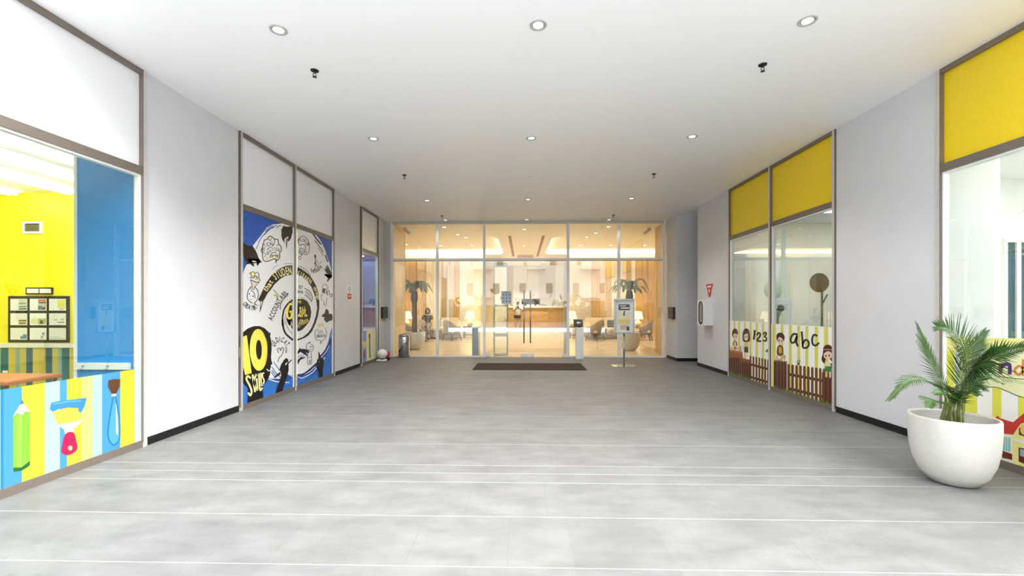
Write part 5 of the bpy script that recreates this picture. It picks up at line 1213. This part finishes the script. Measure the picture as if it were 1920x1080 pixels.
for a, b in ((34, 52), (102, 126), (168, 192), (248, 272), (328, 354), (412, 440), (500, 530)): s.poly([(a, tp(a)+6), (b, tp(b)+6), (b, bt(b)), (a, bt(a))], GY, 1)
s.ell((124, 265), 34, 44, SK, 3); s.poly([(82, 240), (88, 190), (110, 160), (140, 158), (162, 195), (165, 245), (150, 235), (120, 225), (100, 245), (92, 280)], (92, 52, 34), 4, 3)
s.ell((108, 268), 6, 9, K, 5); s.ell((140, 266), 6, 9, K, 5)
s.poly([(95, 350), (122, 318), (152, 345), (158, 398), (92, 398)], (110, 96, 56), 3); s.poly([(112, 340), (135, 340), (138, 398), (108, 398)], (236, 214, 140), 3.5)
s.poly([(40, 415), (205, 425), (205, 450), (40, 440)], (214, 190, 160), 3); s.ell((128, 430), 16, 22, (190, 120, 70), 4); s.poly([(36, 380), (46, 380), (46, 470), (36, 470)], (90, 60, 40), 3); s.poly([(196, 405), (206, 405), (206, 470), (196, 470)], (90, 60, 40), 3)
s.poly([(30, 445), (225, 478), (235, 570), (30, 560)], (150, 92, 54), 3.4); s.poly([(30, 448), (225, 480), (225, 505), (30, 470)], (176, 116, 72), 3.8)
s.poly([(195, 565), (330, 592), (330, 640), (195, 620)], (140, 82, 48), 3.4)
s.poly([(228, 290), (238, 190), (275, 155), (315, 175), (332, 260), (330, 325), (305, 342), (245, 340)], HB, 3, 3); s.poly([(252, 245), (300, 225), (312, 260), (306, 310), (280, 328), (255, 310)], SK, 4, 2)
s.ell((264, 275), 6, 9, K, 5); s.ell((296, 272), 6, 9, K, 5)
s.poly([(258, 345), (304, 345), (312, 415), (256, 415)], (232, 206, 130), 3.5); s.poly([(256, 412), (304, 412), (310, 492), (250, 488)], (62, 66, 30), 4)
s.stroke([(258, 360), (245, 400), (230, 445)], 10, SK, 3); s.stroke([(308, 360), (318, 420), (332, 470)], 10, SK, 3); s.stroke([(258, 490), (252, 570)], 12, SK, 3); s.stroke([(288, 490), (286, 560)], 12, SK, 3)
s.stroke([(398, 185), (396, 240), (386, 305)], 26, (38, 46, 24), 5)
s.stroke([(436, 245), (450, 218), (475, 225), (474, 262), (432, 325), (484, 332)], 24, (38, 46, 24), 5, 3); s.stroke([(522, 235), (545, 208), (562, 232), (540, 268), (564, 292), (556, 330), (520, 322)], 22, (38, 46, 24), 5, 3)
fence(s, 328, 590, 41, 24, lambda x: 535+.21*(x-328), lambda x: bt(x)-20, [lambda x: 650+.27*(x-330), lambda x: 825+.3*(x-330)])
for k in range(10):
    x = 34+k*30; y0_ = 560 if x < 190 else 615; s.poly([(x, y0_), (x+28, y0_+6), (x+28, bt(x)-10), (x, bt(x)-15)], (94, 42, 28), 3); s.poly([(x+19, y0_), (x+28, y0_+6), (x+28, bt(x)-10), (x+19, bt(x)-12)], (62, 24, 18), 3.2)
grass(s, 30, 588, lambda x: bt(x)-70+(0 if x < 330 else 25), bt)
s.poly([(548, 465), (585, 440), (588, 480), (560, 490)], (120, 120, 110), 5)
s.finish('window_sticker', 'yellow striped window sticker with two children and 123', 'window sticker', 'kindergarten window stickers')

s = Sticker(XR, -1); s.use(1444, 595, 6.545)
tp = lambda x: 77+.058*(x-15); bt = lambda x: 900+.305*(x-40)
XE = 800
s.poly([(15, tp(15)), (XE, tp(XE)), (XE, bt(XE)), (15, bt(15))], CW, 0)
for a, b in ((28, 70), (132, 165), (232, 268), (335, 370), (435, 472), (550, 592), (665, 715)): s.poly([(a, tp(a)+6), (b, tp(b)+6), (b, bt(b)), (a, bt(a))], GY, 1)
s.ell((130, 290), 42, 45, SK, 3); s.poly([(82, 260), (84, 215), (110, 190), (150, 192), (178, 225), (180, 262), (170, 290), (150, 258), (120, 240), (100, 262), (90, 290)], HB, 4, 3)
s.ell((112, 285), 7, 11, K, 5); s.ell((148, 292), 7, 11, K, 5)
s.poly([(86, 400), (100, 350), (130, 338), (160, 365), (165, 420), (150, 470), (90, 460)], (84, 70, 44), 3, 2); s.poly([(108, 365), (145, 365), (150, 440), (110, 440)], (216, 160, 72), 3.5)
s.stroke([(95, 470), (85, 500), (120, 520), (160, 490), (185, 470), (180, 510), (160, 530)], 16, (208, 160, 120), 4); s.stroke([(95, 450), (130, 470), (165, 445)], 14, (120, 70, 40), 3.8); s.ell((165, 525), 8, 14, WH, 4.6)
s.poly([(58, 520), (210, 540), (215, 556), (52, 540)], (140, 110, 90), 3.6)
s.stroke([(335, 210), (290, 205), (258, 260), (268, 310), (305, 300), (335, 225), (325, 300), (342, 350)], 24, (38, 46, 24), 5, 4)
s.stroke([(392, 180), (400, 270), (405, 360)], 24, (38, 46, 24), 5); s.stroke([(405, 330), (430, 280), (470, 290), (478, 340), (450, 375), (410, 372)], 24, (38, 46, 24), 5)
s.stroke([(578, 225), (540, 215), (520, 270), (530, 330), (565, 345), (600, 315)], 24, (38, 46, 24), 5)
s.use(1505, 600, 6.357)
s.poly([(228, 470), (245, 400), (250, 330), (285, 298), (325, 298), (358, 330), (365, 390), (398, 470), (375, 525), (330, 470), (280, 470), (262, 520)], (70, 22, 24), 3, 3)
s.ell((305, 420), 50, 50, SK, 4); s.poly([(250, 400), (262, 350), (300, 330), (345, 350), (360, 400), (320, 372), (285, 380)], (84, 28, 28), 4.6, 2); s.stroke([(252, 355), (305, 350), (358, 358)], 7, (206, 180, 170), 5)
s.ell((283, 428), 8, 14, K, 5); s.ell((322, 425), 8, 14, K, 5)
s.poly([(275, 510), (300, 485), (330, 500), (345, 560), (272, 560)], (226, 222, 180), 4.4); s.stroke([(280, 520), (305, 545), (335, 540)], 12, SK, 4.8); s.poly([(275, 552), (345, 552), (352, 620), (268, 615)], (58, 122, 62), 4.6)
s.poly([(330, 520), (365, 510), (372, 590), (345, 585)], (40, 34, 40), 4.2)
s.stroke([(295, 620), (293, 680)], 10, SK, 4); s.stroke([(325, 622), (328, 690)], 10, SK, 4)
s.use(1444, 595, 6.545)
fence(s, 215, 690, 48.5, 30, lambda x: 572+.125*(x-215), lambda x: bt(x)-10, [lambda x: 690+.19*(x-215), lambda x: 865+.24*(x-215)])
for k in range(4):
    x = 48+k*40; s.poly([(x, 535), (x+38, 540), (x+38, bt(x)-20), (x, bt(x)-25)], (96, 48, 32), 3); s.poly([(x+27, 538), (x+38, 540), (x+38, bt(x)-20), (x+27, bt(x)-20)], (64, 26, 20), 3.3)
for k in range(3):
    x = 640+k*55; s.poly([(x, 680), (x+18, 655), (x+36, 680), (x+36, bt(x)-10), (x, bt(x)-10)], (104, 58, 34), 3.6); s.poly([(x+36, 730), (x+55, 735), (x+55, bt(x)-5), (x+36, bt(x)-5)], (80, 24, 28), 3.2)
grass(s, 45, XE-4, lambda x: bt(x)-48, bt)
s.stroke([(352, 580), (336, 550), (352, 530), (372, 535), (360, 560)], 12, (130, 150, 140), 5); s.ell((355, 570), 16, 14, (120, 150, 130), 5)
s.finish('window_sticker', 'yellow striped window sticker with abc and girl in green skirt', 'window sticker', 'kindergarten window stickers')

# ---- near right window sticker, partly behind the palm
s = Sticker(XR, -1); s.use(1820, 600, 3.6)
tp = lambda x: 118+.02*(x); bt = lambda x: 950+.4*(x-210)
X0 = -160; XE = 700
s.poly([(X0, tp(X0)), (XE, tp(XE)), (XE, bt(XE)), (X0, bt(X0))], (250, 250, 246), 0)
for a, b in ((-160, -110), (-40, 46), (148, 210), (322, 400), (500, 580)): s.poly([(a, tp(a)), (b, tp(b)), (b, bt(b)), (a, bt(a))], (228, 228, 84), 1)
s.poly([(-160, tp(-160)), (XE, tp(XE)), (XE, 180), (200, 200), (-160, 210)], (240, 240, 150), 1.5)
s.poly([(-120, 420), (-60, 330), (60, 280), (180, 250), (270, 225), (420, 205), (600, 205), (XE, 230), (XE, 560), (480, 560), (360, 520), (250, 480), (180, 455), (40, 465)], (238, 240, 188), 2, 2)
s.stroke([(100, 370), (220, 385), (360, 400), (XE, 420)], 5, (90, 90, 60), 3); s.stroke([(-60, 470), (80, 455), (180, 455), (260, 485), (330, 515), (480, 550)], 5, (96, 96, 60), 3); s.stroke([(190, 265), (280, 225), (420, 200)], 7, (60, 70, 30), 3)
s.stroke([(205, 300), (205, 355)], 28, (110, 92, 84), 4, 0); s.stroke([(215, 315), (240, 298), (266, 305), (268, 360)], 26, (92, 40, 120), 4)
s.stroke([(355, 325), (330, 312), (305, 330), (308, 360), (335, 368), (355, 345)], 18, (222, 140, 84), 4); s.stroke([(358, 270), (358, 370)], 18, (222, 140, 84), 4, 0)
s.text('(memor', [(222, 420), (300, 422), (372, 440)], 30, (198, 206, 150), 3)
s.poly([(160, 680), (185, 645), (200, 662), (290, 690), (400, 600), (520, 520), (XE, 610), (XE, 690), (520, 590), (400, 680), (340, 700), (290, 775), (215, 765)], (206, 56, 48), 4)
s.poly([(290, 775), (330, 720), (520, 590), (XE, 690), (XE, 1080), (290, 965)], (240, 236, 150), 3); s.poly([(215, 765), (290, 775), (290, 960), (215, 935)], (240, 240, 200), 3)
s.poly([(222, 785), (272, 795), (272, 890), (222, 880)], (140, 196, 200), 4); s.poly([(216, 880), (285, 905), (285, 945), (216, 930)], (110, 40, 30), 4)
for x in (238, 255): s.stroke([(x, 785), (x, 890)], 4, (240, 240, 220), 4.5, 0)
s.poly([(330, 730), (380, 700), (380, 790), (330, 775)], (110, 50, 30), 4); s.ell((362, 740), 22, 34, (240, 196, 110), 4.6)
s.poly([(300, 800), (420, 830), (420, 845), (300, 815)], (236, 236, 236), 4); s.poly([(328, 860), (400, 875), (400, 985), (328, 955)], (104, 34, 34), 4); s.poly([(338, 870), (380, 880), (380, 930), (338, 915)], (140, 190, 196), 4.6)
s.finish('window_sticker', 'yellow striped window sticker with nd letters and red-roofed house behind palm', 'window sticker', 'kindergarten window stickers')

# ================================================================== OUTSIDE, across the forecourt (seen mirrored in the entrance glass)
M_fac = mat('white_facade_render', (244, 242, 238), .8); M_fwin = mat('dark_facade_glass', (120, 122, 126), .3)
t = thing('apartment_building', 'white apartment block with balconies facing the passage, mirrored in the entrance glass', 'building', (0, -30, 0))
B(-24, 24, -10, 0, 0, 26, M_fac).build('facade', t)
for r_ in range(6):
    for k in range(-6, 7):
        x = k*3.4+(.5 if r_ % 2 else 0); z = 3.2+r_*3.6
        B(x-.4, x+.4, -.02, .06, z, z+1.3, M_fwin).build('window', t)
    for k in range(-3, 4):
        b_ = MB(); x = k*6.8+1.7; z = 2.6+r_*3.6; b_.box(x-1.2, x+1.2, 0, 1.0, z, z+.15, M_fac); b_.box(x-1.2, x+1.2, .95, 1.0, z+.15, z+1.0, M_framew); b_.build('balcony', t)
M_bush = mat('hedge_leaf', (120, 124, 74), .7, noise=.4, nscale=6)
b_ = MB()
for k in range(900):
    x = random.uniform(-14, 14); z = abs(random.gauss(0, .9)); yy = -18+random.uniform(-.8, .8)
    z = min(z+.2, 3.2+.8*math.sin(x)); d = Vector((random.uniform(-1, 1), random.uniform(-1, 1), random.uniform(-.4, 1))).normalized()*.5; e = d.orthogonal().normalized()*.22; c = Vector((x, yy, z))
    b_.face([c-d, c+e, c+d, c-e], M_bush)
b_.box(-14, 14, -18.5, -17.6, 0, 1.5, M_bush)
tag(b_.build('hedge'), 'leafy hedge across the forecourt, mirrored in the entrance glass', 'hedge', None, 'stuff')
